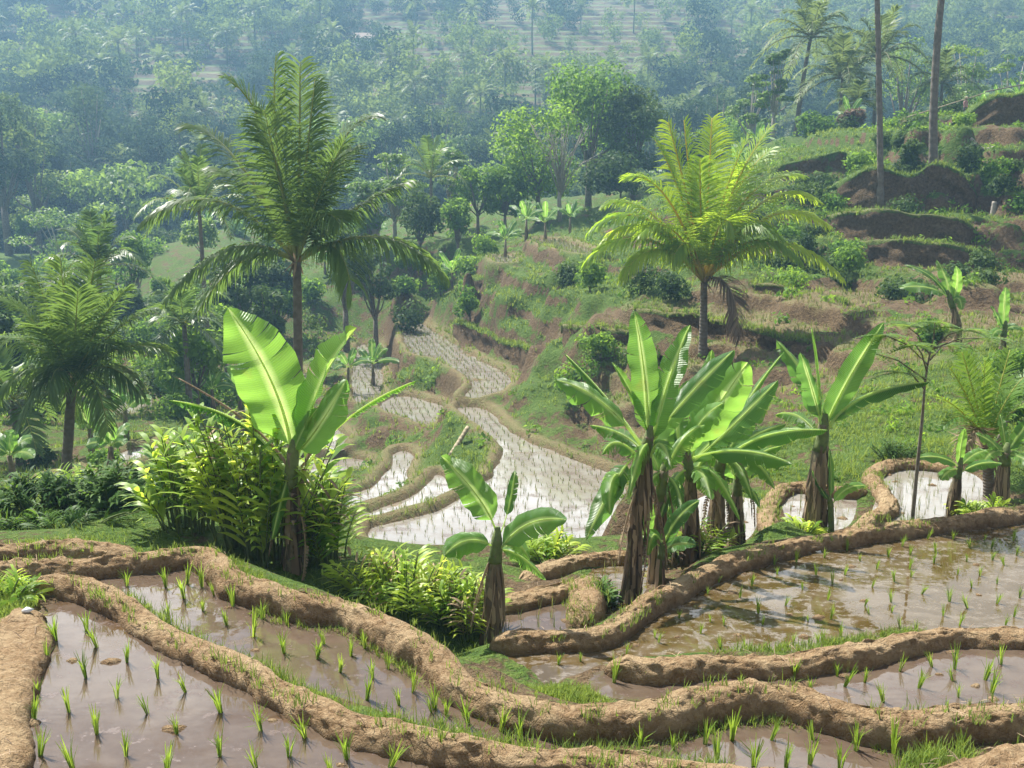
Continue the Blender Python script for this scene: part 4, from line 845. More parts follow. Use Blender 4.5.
# young yellow palm at the right edge, made of arching fronds from a short green stem
b = gnd(990, 508, 16.2); c = at(987, 447, 16.2)
palm_at('coconut_palm', 'small yellow green palm with a pale curled frond near the right edge', b, c, [
    ((950, 368, 0), (970, 395, 0)), ((985, 360, .3), (982, 400, .2)), ((962, 352, .3), (975, 395, .2)), ((930, 395, -.2), (962, 400, -.1)), ((1030, 372, .2), (1005, 390, .1)), ((1045, 400, -.2), (1015, 395, -.1)), ((944, 425, -.4), (968, 400, -.3)), ((1010, 350, .5), (995, 400, .3)),
    ((958, 470, -.3), (975, 400, -.3), 'dead'), ((1040, 440, .1), (1010, 440, .1))], 16.2, 'palm_mid', (.10, .08), LL=.36, W=.028, n=40, droop=.3)
# thin sapling with a feathery crown standing in the square paddy
def pinnate(mb, p, d, L, n=12, ll=.12, w=.035, r=random):
    """one feathery compound leaf"""
    S = d.cross(UP); S = S.normalized() if S.length > .1 else Vector((1, 0, 0))
    for k in range(n):
        t = (k+1)/n; q = p+d*L*t+G_*(L*.35*t*t)
        l = ll*math.sin(math.pi*(.15+.75*t))
        for sd in (-1, 1):
            e = q+S*sd*l+d*l*.35+G_*l*.15
            mb.ribbon([q, q.lerp(e, .5), e], [d]*3, [w*.6, w, w*.3], r.uniform(.1, .95))
def sapling(label, base, Y, pts, r0, heads, seed, L=.5, name='sapling', ll=.14, w=.05, nl=9):
    random.seed(seed); t = empty(name, base, label, 'sapling'); b = Vector(base)
    P = [b-Vector((0, 0, .1))]+[at(x, y, Y) for x, y in pts]
    mb = MB(); P2 = [Vector(p) for p in smooth_poly([tuple(p) for p in P], 4, closed=False)]
    mb.tube(P2, [r0*(1-.75*i/len(P2)) for i in range(len(P2))], 7, jit=.05)
    lf = MB()
    for (hx, hy, fx, fy, dy) in heads:
        a = at(fx, fy, Y); h = at(hx, hy, Y+dy)
        m = (a+h)/2+Vector((0, 0, .08)); mb.tube([a, m, h], [r0*.4, r0*.3, r0*.2], 5)
        for k in range(nl):
            an = k*6.283/nl+random.uniform(-.3, .3); d = Vector((math.cos(an), math.sin(an), random.uniform(-.1, .35))).normalized()
            pinnate(lf, h, d, L*random.uniform(.7, 1.15), 10, ll, w)
    mb.build('stem', M['bark'], t, b); lf.build('foliage', M['feather'], t, b)
    return t
sapling('thin leaning sapling with a wide feathery crown in the small square paddy', gnd(912, 522, 14.6), 14.6, [(916, 480), (922, 420), (926, 375), (934, 335)], .035,
        [(935, 322, 934, 335, 0), (905, 325, 930, 355, .2), (965, 330, 931, 350, -.2), (885, 335, 928, 365, -.3), (985, 338, 931, 350, .3), (915, 345, 927, 372, -.4), (950, 345, 930, 360, .5), (870, 352, 926, 380, .1), (900, 372, 925, 390, -.2)], 31, .42, ll=.10, w=.04)
sapling('broken feathery sapling leaning across the slope near the right edge', gnd(1012, 470, 17.5), 17.5, [(1005, 440), (990, 400), (985, 385)], .03, [(985, 380, 985, 385, 0), (965, 384, 988, 395, -.3), (1005, 378, 988, 395, .3)], 32, .5, ll=.12, w=.04)
# ------------------------------------------------------------------ ginger canes
def cane_shrub(label, center, spread, n, h, mat, seed, leafL=.34, leafW=.06, name='ginger_shrub', cat='shrub', dead=0, lean=.35, nl=11):
    random.seed(seed); b = Vector(center); t = empty(name, b, label, cat)
    st = MB(); lf = MB(); dd = MB()
    for i in range(n):
        a = random.uniform(0, 6.28); rr = math.sqrt(random.random())
        x = math.cos(a)*rr*spread[0]; y = math.sin(a)*rr*spread[1]
        g = Vector((b.x+x*.55, b.y+y*.6, hgt(b.x+x*.55, b.y+y*.6)-.05))
        H = h*(1-.45*rr*rr)*random.uniform(.7, 1.1)
        top = g+Vector((x*lean*1.4+random.uniform(-.12, .12), y*lean+random.uniform(-.1, .1), H))
        mid = (g+top)/2+Vector((-x*.15, 0, H*.06))
        isd = random.random() < dead
        st.tube([bez(g, mid, top, k/6) for k in range(7)], [.014-.0012*k for k in range(7)], 5, .5)
        ph = random.uniform(0, 3.14); tint = min(1, max(0, random.gauss(.5, .28)))
        for k in range(nl):
            tt = .28+.72*(k+.5)/nl; p = bez(g, mid, top, tt); T = bezT(g, mid, top, tt)
            an = ph+(k % 2)*math.pi+random.uniform(-.35, .35)
            o = Vector((math.cos(an), math.sin(an), 0)); L = leafL*random.uniform(.7, 1.15)*(.7+.5*math.sin(math.pi*tt))
            d = (o*.75+T*.75).normalized(); q = [p]
            for s in range(4):
                d = (d+G_*(.07+.09*s)).normalized(); q.append(q[-1]+d*L/4)
            S = d.cross(T); S = S.normalized() if S.length > .05 else Vector((1, 0, 0))
            (dd if isd else lf).ribbon(q, [S]*5, [leafW*.3, leafW*.9, leafW, leafW*.7, .004], min(1, max(0, tint+random.uniform(-.2, .2))))
    st.build('stems', M['gstem'], t, b); lf.build('foliage', M[mat], t, b)
    if dd.v: dd.build('dead_leaves', M['dead'], t, b)
    return t
cane_shrub('big glossy ginger shrub with yellow green leaves at the foot of the huge banana leaves', gnd(265, 575, 11.7), (1.15, .55), 66, 2.0, 'cane', 41, .42, .075, dead=.06)
cane_shrub('right half of the ginger shrub with bright leaves hanging over the valley', gnd(325, 572, 11.9), (.55, .45), 30, 1.25, 'cane', 42, .38, .066)
cane_shrub('yellowish ginger shrub at the left end of the thicket', gnd(190, 548, 12.2), (.6, .4), 34, 1.5, 'cane', 43, .40, .07)
cane_shrub('light green waist high canes left of the centre banana plant', gnd(405, 622, 11.1), (.9, .45), 58, .8, 'cane', 44, .30, .042, dead=.12)
cane_shrub('low canes around the trunk of the centre banana plant', gnd(462, 636, 10.9), (.5, .35), 46, .72, 'cane', 45, .26, .04, dead=.2)
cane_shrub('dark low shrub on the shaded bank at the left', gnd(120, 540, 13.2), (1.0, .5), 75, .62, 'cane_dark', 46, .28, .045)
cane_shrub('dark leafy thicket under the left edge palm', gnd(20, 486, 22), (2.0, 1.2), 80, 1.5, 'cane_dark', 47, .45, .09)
cane_shrub('small leafy plant at the edge of the front left bank', gnd(8, 612, 8.9), (.35, .25), 26, .3, 'cane', 48, .2, .03)
cane_shrub('bright bushy canes behind the centre banana leaves', gnd(545, 585, 13.5), (.45, .4), 26, .5, 'cane', 49, .24, .04)
cane_shrub('leafy weeds along the bank below the young banana', gnd(985, 512, 14.8), (.5, .25), 26, .38, 'cane', 50, .2, .04)
cane_shrub('tuft of bluish seedbed reeds behind the square paddy', gnd(897, 458, 18.2), (.5, .2), 30, .45, 'cane_dark', 51, .28, .02)
cane_shrub('leafy undergrowth hiding the feet of the banana clump', gnd(690, 560, 13.2), (.75, .35), 30, .55, 'cane', 52, .24, .05, dead=.25)
cane_shrub('weedy canes between the banana clump and the tiny paddies', gnd(605, 600, 11.8), (.3, .25), 16, .4, 'cane_dark', 53, .2, .04, dead=.2)
cane_shrub('weeds at the foot of the lone banana trunk', gnd(800, 535, 14.2), (.35, .15), 16, .3, 'cane', 55, .18, .035)
cane_shrub('dark fern thicket added to darken the shaded bank left of the front bank', gnd(35, 525, 13.0), (.9, .4), 60, .5, 'cane_dark', 56, .26, .035)  # added plants; their dark leaves stand in for the bank's shade
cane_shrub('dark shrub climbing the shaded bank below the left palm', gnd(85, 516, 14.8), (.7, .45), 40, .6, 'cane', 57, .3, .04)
cane_shrub('tall dark thicket added to darken the left photo edge behind the shaded bank', gnd(-4, 508, 16), (.7, .5), 36, .9, 'cane_dark', 58, .34, .06)  # added too, dark leaf colour in place of shade
cane_shrub('pale ginger leaves between the left palm and the ginger shrub', gnd(150, 510, 15.5), (.7, .5), 40, .9, 'cane', 59, .34, .05)
cane_shrub('scattered low ferns added to darken the shaded bank behind the short left bank', gnd(60, 536, 12.2), (1.1, .25), 40, .3, 'cane_dark', 60, .2, .03)  # more added dark leaves to deepen the shade on the grass
# ------------------------------------------------------------------ broadleaf trees
def crown_np(r, clumps, n, size, flat=.8, up=.3, shell=.55):
    """n diamond leaf sprays spread through the clumps' volume; -> V (n*4,3), var"""
    C = np.array([c for c, _ in clumps], float); Rr = np.array([q for _, q in clumps], float)
    w = Rr**2; k = r.choice(len(C), n, p=w/w.sum())
    d = r.normal(size=(n, 3)); d /= np.linalg.norm(d, axis=1)[:, None]
    rad = (shell+(1.08-shell)*r.random(n)**.6)*Rr[k]
    P = C[k]+d*rad[:, None]*np.array([1, 1, flat])
    Nn = d*.8+np.array([0, 0, up])+r.normal(size=(n, 3))*.55; Nn /= np.linalg.norm(Nn, axis=1)[:, None]
    A = np.cross(Nn, r.normal(size=(n, 3))); A /= np.linalg.norm(A, axis=1)[:, None]+1e-9; B = np.cross(Nn, A)
    s = size*r.uniform(.6, 1.3, n)[:, None]
    V = np.stack([P-A*s*.5, P+B*s*.27+A*s*.05-Nn*s*.06, P+A*s*.55-np.array([0, 0, .12])*s, P-B*s*.27+A*s*.05-Nn*s*.06], 1).reshape(-1, 3)
    cv = r.uniform(.2, .8, len(C))
    return V, np.repeat(np.clip(cv[k]+r.uniform(-.25, .25, n), 0, 1), 4)
def quadF(n): return np.arange(n*4).reshape(-1, 4)
def branches(base, clumps, tr, h, split=.4):
    mb = MB(); b = Vector((0, 0, 0)); top = Vector((0, 0, h*split))
    mb.tube([b-Vector((0, 0, .3)), b+Vector((0, 0, h*split*.5)), top], [tr*1.25, tr, tr*.8], 8, jit=.06)
    for c, q in clumps:
        c = Vector(c); m = top.lerp(c, .5)+Vector((0, 0, -.08*h*random.random()))
        mb.tube([top-Vector((0, 0, random.uniform(0, .25)*h*split)), m, c], [tr*.5, tr*.3, tr*.1], 5, jit=.05)
    return mb
def tree(label, base, h, w, kind='round', mat='tree', n=2600, leaf=.3, seed=1, group=None, name='broadleaf_tree', bark='bark', cat='tree', depth=.8, tr=None):
    random.seed(seed); r = np.random.default_rng(seed); cl = []
    if kind == 'round':
        for k in range(15):
            a = r.uniform(0, 6.28); e = r.uniform(-.15, 1); q = r.uniform(.5, .95)
            cl.append(((math.cos(a)*w*.36*q*math.sqrt(1-max(0, e)**2*.8), math.sin(a)*w*.36*q*depth, h*(.58+.33*e)), w*r.uniform(.13, .22)))
    elif kind == 'tall':
        for k in range(20):
            z = r.uniform(.28, .95); a = r.uniform(0, 6.28); q = (1-abs(z-.55)*1.2)*r.uniform(.5, 1)
            cl.append(((math.cos(a)*w*.4*q, math.sin(a)*w*.4*q*depth, h*z), w*r.uniform(.12, .2)))
    elif kind == 'layer':
        for k in range(16):
            z = r.uniform(.45, .97); a = r.uniform(0, 6.28); q = r.uniform(.2, 1)*(1.1-.5*z)
            cl.append(((math.cos(a)*w*.5*q, math.sin(a)*w*.5*q, h*z), w*r.uniform(.12, .19)))
    elif kind == 'bush':
        for k in range(9):
            a = r.uniform(0, 6.28); q = r.uniform(0, .8)
            cl.append(((math.cos(a)*w*.4*q, math.sin(a)*w*.4*q, h*r.uniform(.3, .72)), w*r.uniform(.18, .28)))
    t = empty(name, base, label, cat, group)
    V, var = crown_np(r, cl, n, leaf, .35 if kind == 'layer' else .85, .9 if kind == 'layer' else .35)
    link('crown', np_mesh('crown', V, quadF(n), M[mat], {'var': var}), t)
    mb = branches(base, cl if kind != 'bush' else cl[:5], tr or h*.022, h, .35 if kind != 'bush' else .15); mb.build('trunk', M[bark], t)
    return t
def tree_px(label, bx, by, d, topy, wpx, **kw):
    b = gnd(bx, by, d, .1); h = max(1., at(bx, topy, d).z-b.z); return tree(label, b, h, wpx*d/1000., **kw)
tree_px('light green rounded tree, front left of the big group above the ridge', 538, 222, 86, 112, 105, kind='tall', n=5200, leaf=.36, seed=60)
tree_px('tall crowned tree forming the top of the big group above the ridge', 588, 218, 94, 68, 120, kind='round', n=6000, leaf=.38, seed=61)
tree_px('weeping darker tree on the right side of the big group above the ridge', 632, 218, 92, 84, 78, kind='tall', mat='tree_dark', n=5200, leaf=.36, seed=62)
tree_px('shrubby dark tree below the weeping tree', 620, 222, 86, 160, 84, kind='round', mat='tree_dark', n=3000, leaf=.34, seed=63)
tree_px('low light green tree at the left foot of the big group', 505, 232, 84, 165, 50, kind='tall', n=2600, leaf=.34, seed=64)
# the bare pale tree in front of the group
b = gnd(560, 224, 83, .1); random.seed(65); t = empty('bare_tree', b, 'pale bare branched tree in front of the big tree group', 'tree'); mb = MB()
H = at(560, 118, 83).z-b.z
mb.tube([Vector((0, 0, -.2)), Vector((-.1, 0, H*.25)), Vector((.15, 0, H*.45))], [.2, .16, .12], 7)
for k in range(26):
    s = Vector((.0, 0, H*random.uniform(.2, .5))); a = random.uniform(0, 6.28); q = random.uniform(.5, 1.)
    e = Vector((math.cos(a)*4.*q*random.uniform(.3, 1), math.sin(a)*2.*q, H*random.uniform(.6, .98))); m = s.lerp(e, .5)+Vector((0, 0, .3))
    mb.tube([s, m, e], [.07, .045, .015], 5)
    for j in range(4):
        f = m.lerp(e, random.random()); mb.tube([f, f+Vector((random.uniform(-.8, .8), random.uniform(-.5, .5), random.uniform(.1, .9)))], [.02, .008], 4)
mb.build('trunk', M['pale_bark'], t)
V, var = crown_np(np.random.default_rng(65), [((0, 0, H*.75), 2.6)], 260, .26); link('crown', np_mesh('crown', V, quadF(260), M['tree'], {'var': var}), t)
MID = [('round bright topped little tree above the ridge pond', 458, 246, 78, 192, 46, 'round', 'tree', 1800), ('dark tree behind the bright topped little tree', 478, 236, 84, 165, 62, 'round', 'tree', 2400),
 ('dark bushy tree left of the bright topped little tree', 420, 246, 80, 190, 60, 'round', 'tree_dark', 2400), ('pale feathery tree right of the tall palm crown', 395, 240, 88, 150, 70, 'layer', 'feather', 2400),
 ('lower feathery tree just behind the tall palm fronds', 375, 244, 84, 180, 60, 'layer', 'feather', 1800), ('feathery tree beside the short palm', 452, 236, 90, 148, 46, 'layer', 'feather', 1600),
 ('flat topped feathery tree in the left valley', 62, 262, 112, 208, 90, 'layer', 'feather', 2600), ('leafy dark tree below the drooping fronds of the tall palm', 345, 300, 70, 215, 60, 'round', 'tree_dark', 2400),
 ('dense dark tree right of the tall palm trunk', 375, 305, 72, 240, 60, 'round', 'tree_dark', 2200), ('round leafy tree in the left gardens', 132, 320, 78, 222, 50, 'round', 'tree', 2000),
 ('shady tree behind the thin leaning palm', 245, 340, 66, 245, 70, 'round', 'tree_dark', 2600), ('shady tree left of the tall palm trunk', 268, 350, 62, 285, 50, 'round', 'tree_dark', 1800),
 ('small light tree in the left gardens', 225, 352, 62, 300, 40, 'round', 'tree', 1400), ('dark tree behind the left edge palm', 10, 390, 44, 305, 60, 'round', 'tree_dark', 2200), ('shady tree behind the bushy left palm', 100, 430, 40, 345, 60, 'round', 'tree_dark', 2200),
 ('slim feathery tree left of the hazy tall palm', 772, 150, 98, 48, 42, 'layer', 'feather', 1800), ('slim feathery tree farther left behind the yellow palm', 748, 160, 102, 70, 46, 'layer', 'feather', 1800),
 ('light green tree beyond the ridge at the right', 905, 104, 112, 30, 60, 'round', 'feather', 2200), ('spreading feathery tree near the right top corner', 968, 92, 110, 38, 70, 'layer', 'feather', 2400), ('feathery tree at the right picture edge', 1012, 90, 108, 44, 50, 'layer', 'feather', 1600),
 ('dense tree below the hazy palms', 815, 150, 86, 112, 46, 'round', 'tree', 1800), ('reddish leaved round tree on the ridge', 852, 140, 76, 112, 30, 'round', 'dead', 1100), ('dark tree in the gap right of the big group', 690, 205, 98, 140, 70, 'round', 'tree_dark', 2400),
 ('broad hazy tree behind the yellow palm crown', 720, 190, 108, 115, 70, 'round', 'tree', 2400)]
for i, (lab, bx, by, d, ty, w, k, m, n) in enumerate(MID):
    tree_px(lab, bx, by, d, ty, w, kind=k, mat=m, n=n, leaf=.30 if k != 'layer' else .34, seed=70+i, name='feathery_tree' if k == 'layer' else 'broadleaf_tree', bark='pale_bark' if k == 'layer' else 'bark')
# bushes on the ridge and the banks
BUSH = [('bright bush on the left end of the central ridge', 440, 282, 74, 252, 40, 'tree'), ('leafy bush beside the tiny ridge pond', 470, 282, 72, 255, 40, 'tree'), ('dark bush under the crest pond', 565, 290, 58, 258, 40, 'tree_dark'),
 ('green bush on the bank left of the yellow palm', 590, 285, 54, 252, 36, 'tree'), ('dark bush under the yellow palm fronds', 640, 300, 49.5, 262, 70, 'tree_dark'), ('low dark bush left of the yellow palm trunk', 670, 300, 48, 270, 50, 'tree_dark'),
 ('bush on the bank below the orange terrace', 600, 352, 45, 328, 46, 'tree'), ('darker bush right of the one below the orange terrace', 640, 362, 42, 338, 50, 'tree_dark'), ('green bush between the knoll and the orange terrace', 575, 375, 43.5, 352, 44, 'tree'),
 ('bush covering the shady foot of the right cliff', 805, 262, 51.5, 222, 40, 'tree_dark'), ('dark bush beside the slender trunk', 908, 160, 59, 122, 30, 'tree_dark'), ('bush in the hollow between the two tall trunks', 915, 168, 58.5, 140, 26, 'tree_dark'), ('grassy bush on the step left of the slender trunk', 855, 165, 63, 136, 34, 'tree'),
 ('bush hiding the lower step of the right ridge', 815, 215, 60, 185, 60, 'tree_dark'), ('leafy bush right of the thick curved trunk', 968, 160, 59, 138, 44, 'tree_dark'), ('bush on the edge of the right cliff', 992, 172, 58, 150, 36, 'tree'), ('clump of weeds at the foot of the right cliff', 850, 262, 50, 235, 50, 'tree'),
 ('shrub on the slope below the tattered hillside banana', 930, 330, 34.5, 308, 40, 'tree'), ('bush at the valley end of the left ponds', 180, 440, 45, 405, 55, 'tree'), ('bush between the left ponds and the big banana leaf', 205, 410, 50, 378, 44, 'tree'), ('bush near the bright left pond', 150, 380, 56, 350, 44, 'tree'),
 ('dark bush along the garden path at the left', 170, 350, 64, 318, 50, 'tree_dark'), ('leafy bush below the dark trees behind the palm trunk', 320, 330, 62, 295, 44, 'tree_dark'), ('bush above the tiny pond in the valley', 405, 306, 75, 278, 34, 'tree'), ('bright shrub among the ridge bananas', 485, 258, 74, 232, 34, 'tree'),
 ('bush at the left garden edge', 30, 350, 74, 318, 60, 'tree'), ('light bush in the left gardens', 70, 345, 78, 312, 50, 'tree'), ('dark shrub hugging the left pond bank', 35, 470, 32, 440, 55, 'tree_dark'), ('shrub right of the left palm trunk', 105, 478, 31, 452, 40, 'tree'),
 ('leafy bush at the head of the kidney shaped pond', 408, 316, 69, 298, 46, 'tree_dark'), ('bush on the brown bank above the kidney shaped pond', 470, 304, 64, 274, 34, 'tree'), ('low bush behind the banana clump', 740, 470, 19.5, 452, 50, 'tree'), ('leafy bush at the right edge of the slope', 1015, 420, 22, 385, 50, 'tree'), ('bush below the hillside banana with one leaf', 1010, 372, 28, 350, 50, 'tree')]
for i, (lab, bx, by, d, ty, w, m) in enumerate(BUSH):
    tree_px(lab, bx, by, d, ty, w, kind='bush', mat=m, n=900, leaf=.0045*d**.9+.05, seed=130+i, name='bush', cat='bush')
# thickets of the left gardens
r = np.random.default_rng(55); pts_ = []
while len(pts_) < 88:
    px = r.uniform(-20, 420); py = r.uniform(238, 425); dd = float(np.interp(py, [238, 260, 300, 340, 380, 425], [125, 105, 82, 68, 56, 44]))*r.uniform(.94, 1.06)
    if px > 300 and py > 320: continue
    if 85 < px < 165 and 390 < py < 470: continue
    if px > 215 and py > 390: continue
    if px > 330 and py < 250: continue
    if any((px-a)**2+((py-b)*1.8)**2 < 18**2 for a, b in pts_): continue
    pts_.append((px, py)); i = len(pts_); b = gnd(px, py, dd, .1); q = r.random()
    if q < .5: tree('leafy green bush in the overgrown gardens of the left valley', b, r.uniform(1.2, 2.6), r.uniform(2.4, 4.2), kind='bush', mat=('tree', 'tree_dark', 'tree')[i % 3], n=900, leaf=.26+.001*dd, seed=500+i, group='bushes in the left valley gardens', name='bush', cat='bush')
    elif q < .85: tree('small leafy tree in the overgrown gardens of the left valley', b, r.uniform(3.2, 5.5), r.uniform(3., 4.6), kind='round', mat=('tree', 'tree_dark', 'feather')[i % 3], n=1500, leaf=.3+.001*dd, seed=500+i, group='small trees in the left valley gardens')
    else: wild_banana('leafy banana in the overgrown gardens of the left valley', px, py, dd, r.uniform(2.2, 3.2), 'bananas in the left valley gardens', 600+i)
r = np.random.default_rng(56); pts_ = []
while len(pts_) < 40:
    px = r.uniform(745, 1030); py = r.uniform(100, 300); dd = float(np.interp(py, [100, 130, 170, 215, 250, 300], [76, 70, 60, 55, 49.5, 43]))
    if py > 270 and px < 880: continue
    if px < 800 and py < 150: continue
    if px > 845 and (178 < py < 205 or 218 < py < 232 or 246 < py < 262): continue
    if px > 965 and 100 < py < 135: continue
    if any((px-a)**2+((py-b)*1.3)**2 < 17**2 for a, b in pts_): continue
    pts_.append((px, py)); i = len(pts_); b = gnd(px, py, dd, .15)
    tree('low tangled shrub on the stepped right hillside', b, r.uniform(.7, 1.5), r.uniform(1.4, 2.8), kind='bush', mat=('tree', 'tree_dark', 'tree_dark')[i % 3], n=700, leaf=.2, seed=700+i, group='low shrubs on the right hillside', name='shrub', cat='shrub')
# ------------------------------------------------------------------ the wooded far hillside
def proto(kind, h, w, n, leaf, mat, seed):
    """crown and trunk of a far tree as one small mesh (its parts are under a pixel wide)"""
    r = np.random.default_rng(seed); random.seed(seed); cl = []
    for k in range(13):
        a = r.uniform(0, 6.28)
        if kind == 'round': e = r.uniform(-.4, 1); q = r.uniform(.3, .9); c = (math.cos(a)*w*.36*q, math.sin(a)*w*.36*q, h*(.55+.34*e)); s = w*r.uniform(.15, .24)
        elif kind == 'tall': z = r.uniform(.15, .95); q = r.uniform(.3, 1); c = (math.cos(a)*w*.36*q, math.sin(a)*w*.36*q, h*z); s = w*r.uniform(.17, .26)
        else: z = r.uniform(.5, .97); q = r.uniform(.2, 1); c = (math.cos(a)*w*.5*q, math.sin(a)*w*.5*q, h*z); s = w*r.uniform(.14, .22)
        cl.append((c, s))
    V, var = crown_np(r, cl, n, leaf, .4 if kind == 'layer' else .85, .4)
    cr_ = np_mesh('crown', V, quadF(n), M[mat], {'var': var})
    return cr_, branches(None, cl[:5], h*.02, h, .4).mesh('trunk', M['bark'])
def far_palm(h, seed):
    random.seed(seed); cr = MB(); c = Vector((0, 0, h))
    for k in range(17):
        a = k*2.399; e = R(-12)+R(90)*(k/17); l = 4.2; d = Vector((math.cos(a)*math.cos(e), math.sin(a)*math.cos(e), math.sin(e)))
        m_ = frond(c, c+d*l*.6+Vector((0, 0, .5)), c+d*l-Vector((0, 0, l*.5*math.cos(e))), 14, 1.0, .24, .5, 2)
        o = len(cr.v); cr.v += m_.v; cr.var += m_.var; cr.mid += m_.mid; cr.tt += m_.tt; cr.f += [tuple(i+o for i in f) for f in m_.f]
    cr.tube([(0, 0, -.5), (.15, 0, h*.5), (0, 0, h)], [.24, .18, .15], 6, .0, .2)
    return cr.mesh('coconut_palm', M['palm_far'])
FP = [proto('round', 8, 8, 1710, 0.46, 'tree_far', 201), proto('round', 6.5, 7, 1330, 0.44, 'tree_far', 202), proto('tall', 10, 6.5, 1710, 0.46, 'tree_far', 203), proto('layer', 9, 9, 1330, 0.48, 'tree_far', 204), proto('round', 5, 5.5, 950, 0.41, 'tree_far', 205), proto('tall', 7, 4.5, 1140, 0.41, 'tree_far', 206)]
FD = [proto('round', 8, 8, 1710, 0.46, 'tree_far_dark', 221), proto('round', 6.5, 7, 1330, 0.44, 'tree_far_dark', 222), proto('tall', 10, 6.5, 1710, 0.46, 'tree_far_dark', 223), proto('layer', 9, 9, 1330, 0.48, 'feather', 224), proto('round', 5, 5.5, 950, 0.41, 'tree_far_dark', 225), proto('tall', 7, 4.5, 1140, 0.41, 'tree_far_dark', 226)]
grove = lambda x, y: float(fbm(np.array([x*.022]), np.array([y*.03]), 91, 3)[0]) > .02-.3*(y < 188)
PP = [far_palm(8, 211), far_palm(10.5, 212)]
# open terrace plots of the far slope, as centre, half size on the ground
def opened(px, py):
    """how open (untreed) the far slope is around what now shows there"""
    o = 0
    for (x0, y0, x1, y1, s) in ((128, 56, 218, 104, .96), (205, 60, 300, 84, .6), (475, 2, 695, 72, .965), (345, 18, 470, 60, .95), (700, 5, 785, 50, .9), (0, -20, 420, 15, .3), (38, 138, 62, 160, .9), (62, 160, 122, 200, .85), (940, 0, 1024, 30, .3)):
        if x0 < px < x1 and y0 < py < y1+(28 if s > .8 else 10): o = max(o, s)
    return o
r = np.random.default_rng(77); spots = []; tries = 0
cell = {}
while len(spots) < 1600 and tries < 90000:
    tries += 1
    y = 134+(335-134)*r.random()**.85; x = r.uniform(-.60, .60)*y*1.02
    z = hillz(x, y); px, py = proj(x, y, z)
    if not (-60 < px < 1084) or py > 275 or py < -30: continue
    if px > 640 and y < 150: continue
    if r.random() < opened(px, py): continue
    dmin = 3.3 if y < 190 else 4.3
    key = (int(x//4), int(y//4)); ok = True
    for i in (-1, 0, 1):
        for j in (-1, 0, 1):
            for q in cell.get((key[0]+i, key[1]+j), ()):
                if (q[0]-x)**2+(q[1]-y)**2 < dmin*dmin: ok = False
    if not ok: continue
    cell.setdefault(key, []).append((x, y)); spots.append((x, y, z, px, py))
spots.sort(key=lambda s: s[1])
vis = [s for s in spots if -10 < s[3] < 1034]
LAB = ['hazy round crowned tree on the wooded far valley side', 'hazy low spreading tree on the wooded far valley side', 'hazy tall narrow tree on the wooded far valley side', 'hazy flat layered tree on the wooded far valley side', 'small hazy bushy tree on the wooded far valley side', 'small hazy column shaped tree on the wooded far valley side']
GRP = ['round crowned far trees', 'spreading far trees', 'tall narrow far trees', 'flat layered far trees', 'bushy far trees', 'column shaped far trees']
nt = 0; npalm = 0; restV = []; restv = []; restD = []; restd = []
pm = [(np.array([v.co for v in m[0].vertices]), m) for m in FP]
for s in spots:
    x, y, z, px, py = s
    if r.random() < .14 and npalm < 150 and y > 160:
        o = link('coconut_palm', PP[r.integers(2)], None, (x, y, z-.3)); sc = r.uniform(.75, 1.1)
        tag(o, 'hazy coconut palm with a feathery crown on the far valley side', 'palm', 'coconut palms on the far hillside'); npalm += 1
    elif nt < 290 and s[3] > -10 and s[3] < 1034:
        k = int(r.integers(len(FP))); 
        if y > 190 and opened(px, py) > .3: k = 4
        o = bpy.data.objects.new('broadleaf_tree', None); COL.objects.link(o); o.location = (x, y, z-.4); Q = FD if grove(x, y) else FP; link('crown', Q[k][0], o); link('trunk', Q[k][1], o); sc = r.choice([.65, .85, 1.05, 1.3, 1.6])*(1.0 if y > 165 else 1.1)
        dk = grove(x, y) and k != 3; tag(o, LAB[k].replace('hazy', 'dark hazy') if dk else LAB[k], 'tree', ('dark ' if dk else '')+GRP[k]); nt += 1
    else:
        k = int(r.integers(len(FP))); nq = (760, 600, 760, 600, 460, 540)[k]
        if py < -5 or opened(px, py) > .3: k = 4; nq = 420
        sc = r.choice([.6, .8, 1., 1.25, 1.55]); a = r.uniform(0, 6.28); ca, sa = math.cos(a), math.sin(a)
        co = pm[k][0]; nall = len(co)//4
        pick = r.choice(nall, nq, replace=False); v = co[:nall*4].reshape(-1, 4, 3)[pick]
        cen = v.mean(1, keepdims=True); v = (cen+(v-cen)*1.25)*sc
        v = np.stack([v[..., 0]*ca-v[..., 1]*sa+x, v[..., 0]*sa+v[..., 1]*ca+y, v[..., 2]+z-.4], -1)
        (restV if not grove(x, y) else restD).append(v.reshape(-1, 3)); (restv if not grove(x, y) else restd).append(np.clip(np.full(nq*4, r.uniform(.1, .9))+np.repeat(r.uniform(-.2, .2, nq), 4), 0, 1)); continue
    o.scale = (sc, sc, sc*r.uniform(.9, 1.15)); o.rotation_euler = (0, 0, r.uniform(0, 6.28))
V = np.vstack(restV); me = np_mesh('forest', V, quadF(len(V)//4), M['tree_far'], {'var': np.concatenate(restv)})
tag(link('forest', me), 'rest of the hazy woodland covering the upper far valley side', 'forest', kind='stuff')
V = np.vstack(restD); me = np_mesh('forest', V, quadF(len(V)//4), M['tree_far_dark'], {'var': np.concatenate(restd)})
tag(link('forest', me), 'darker groves of the hazy woodland on the far valley side', 'forest', kind='stuff')
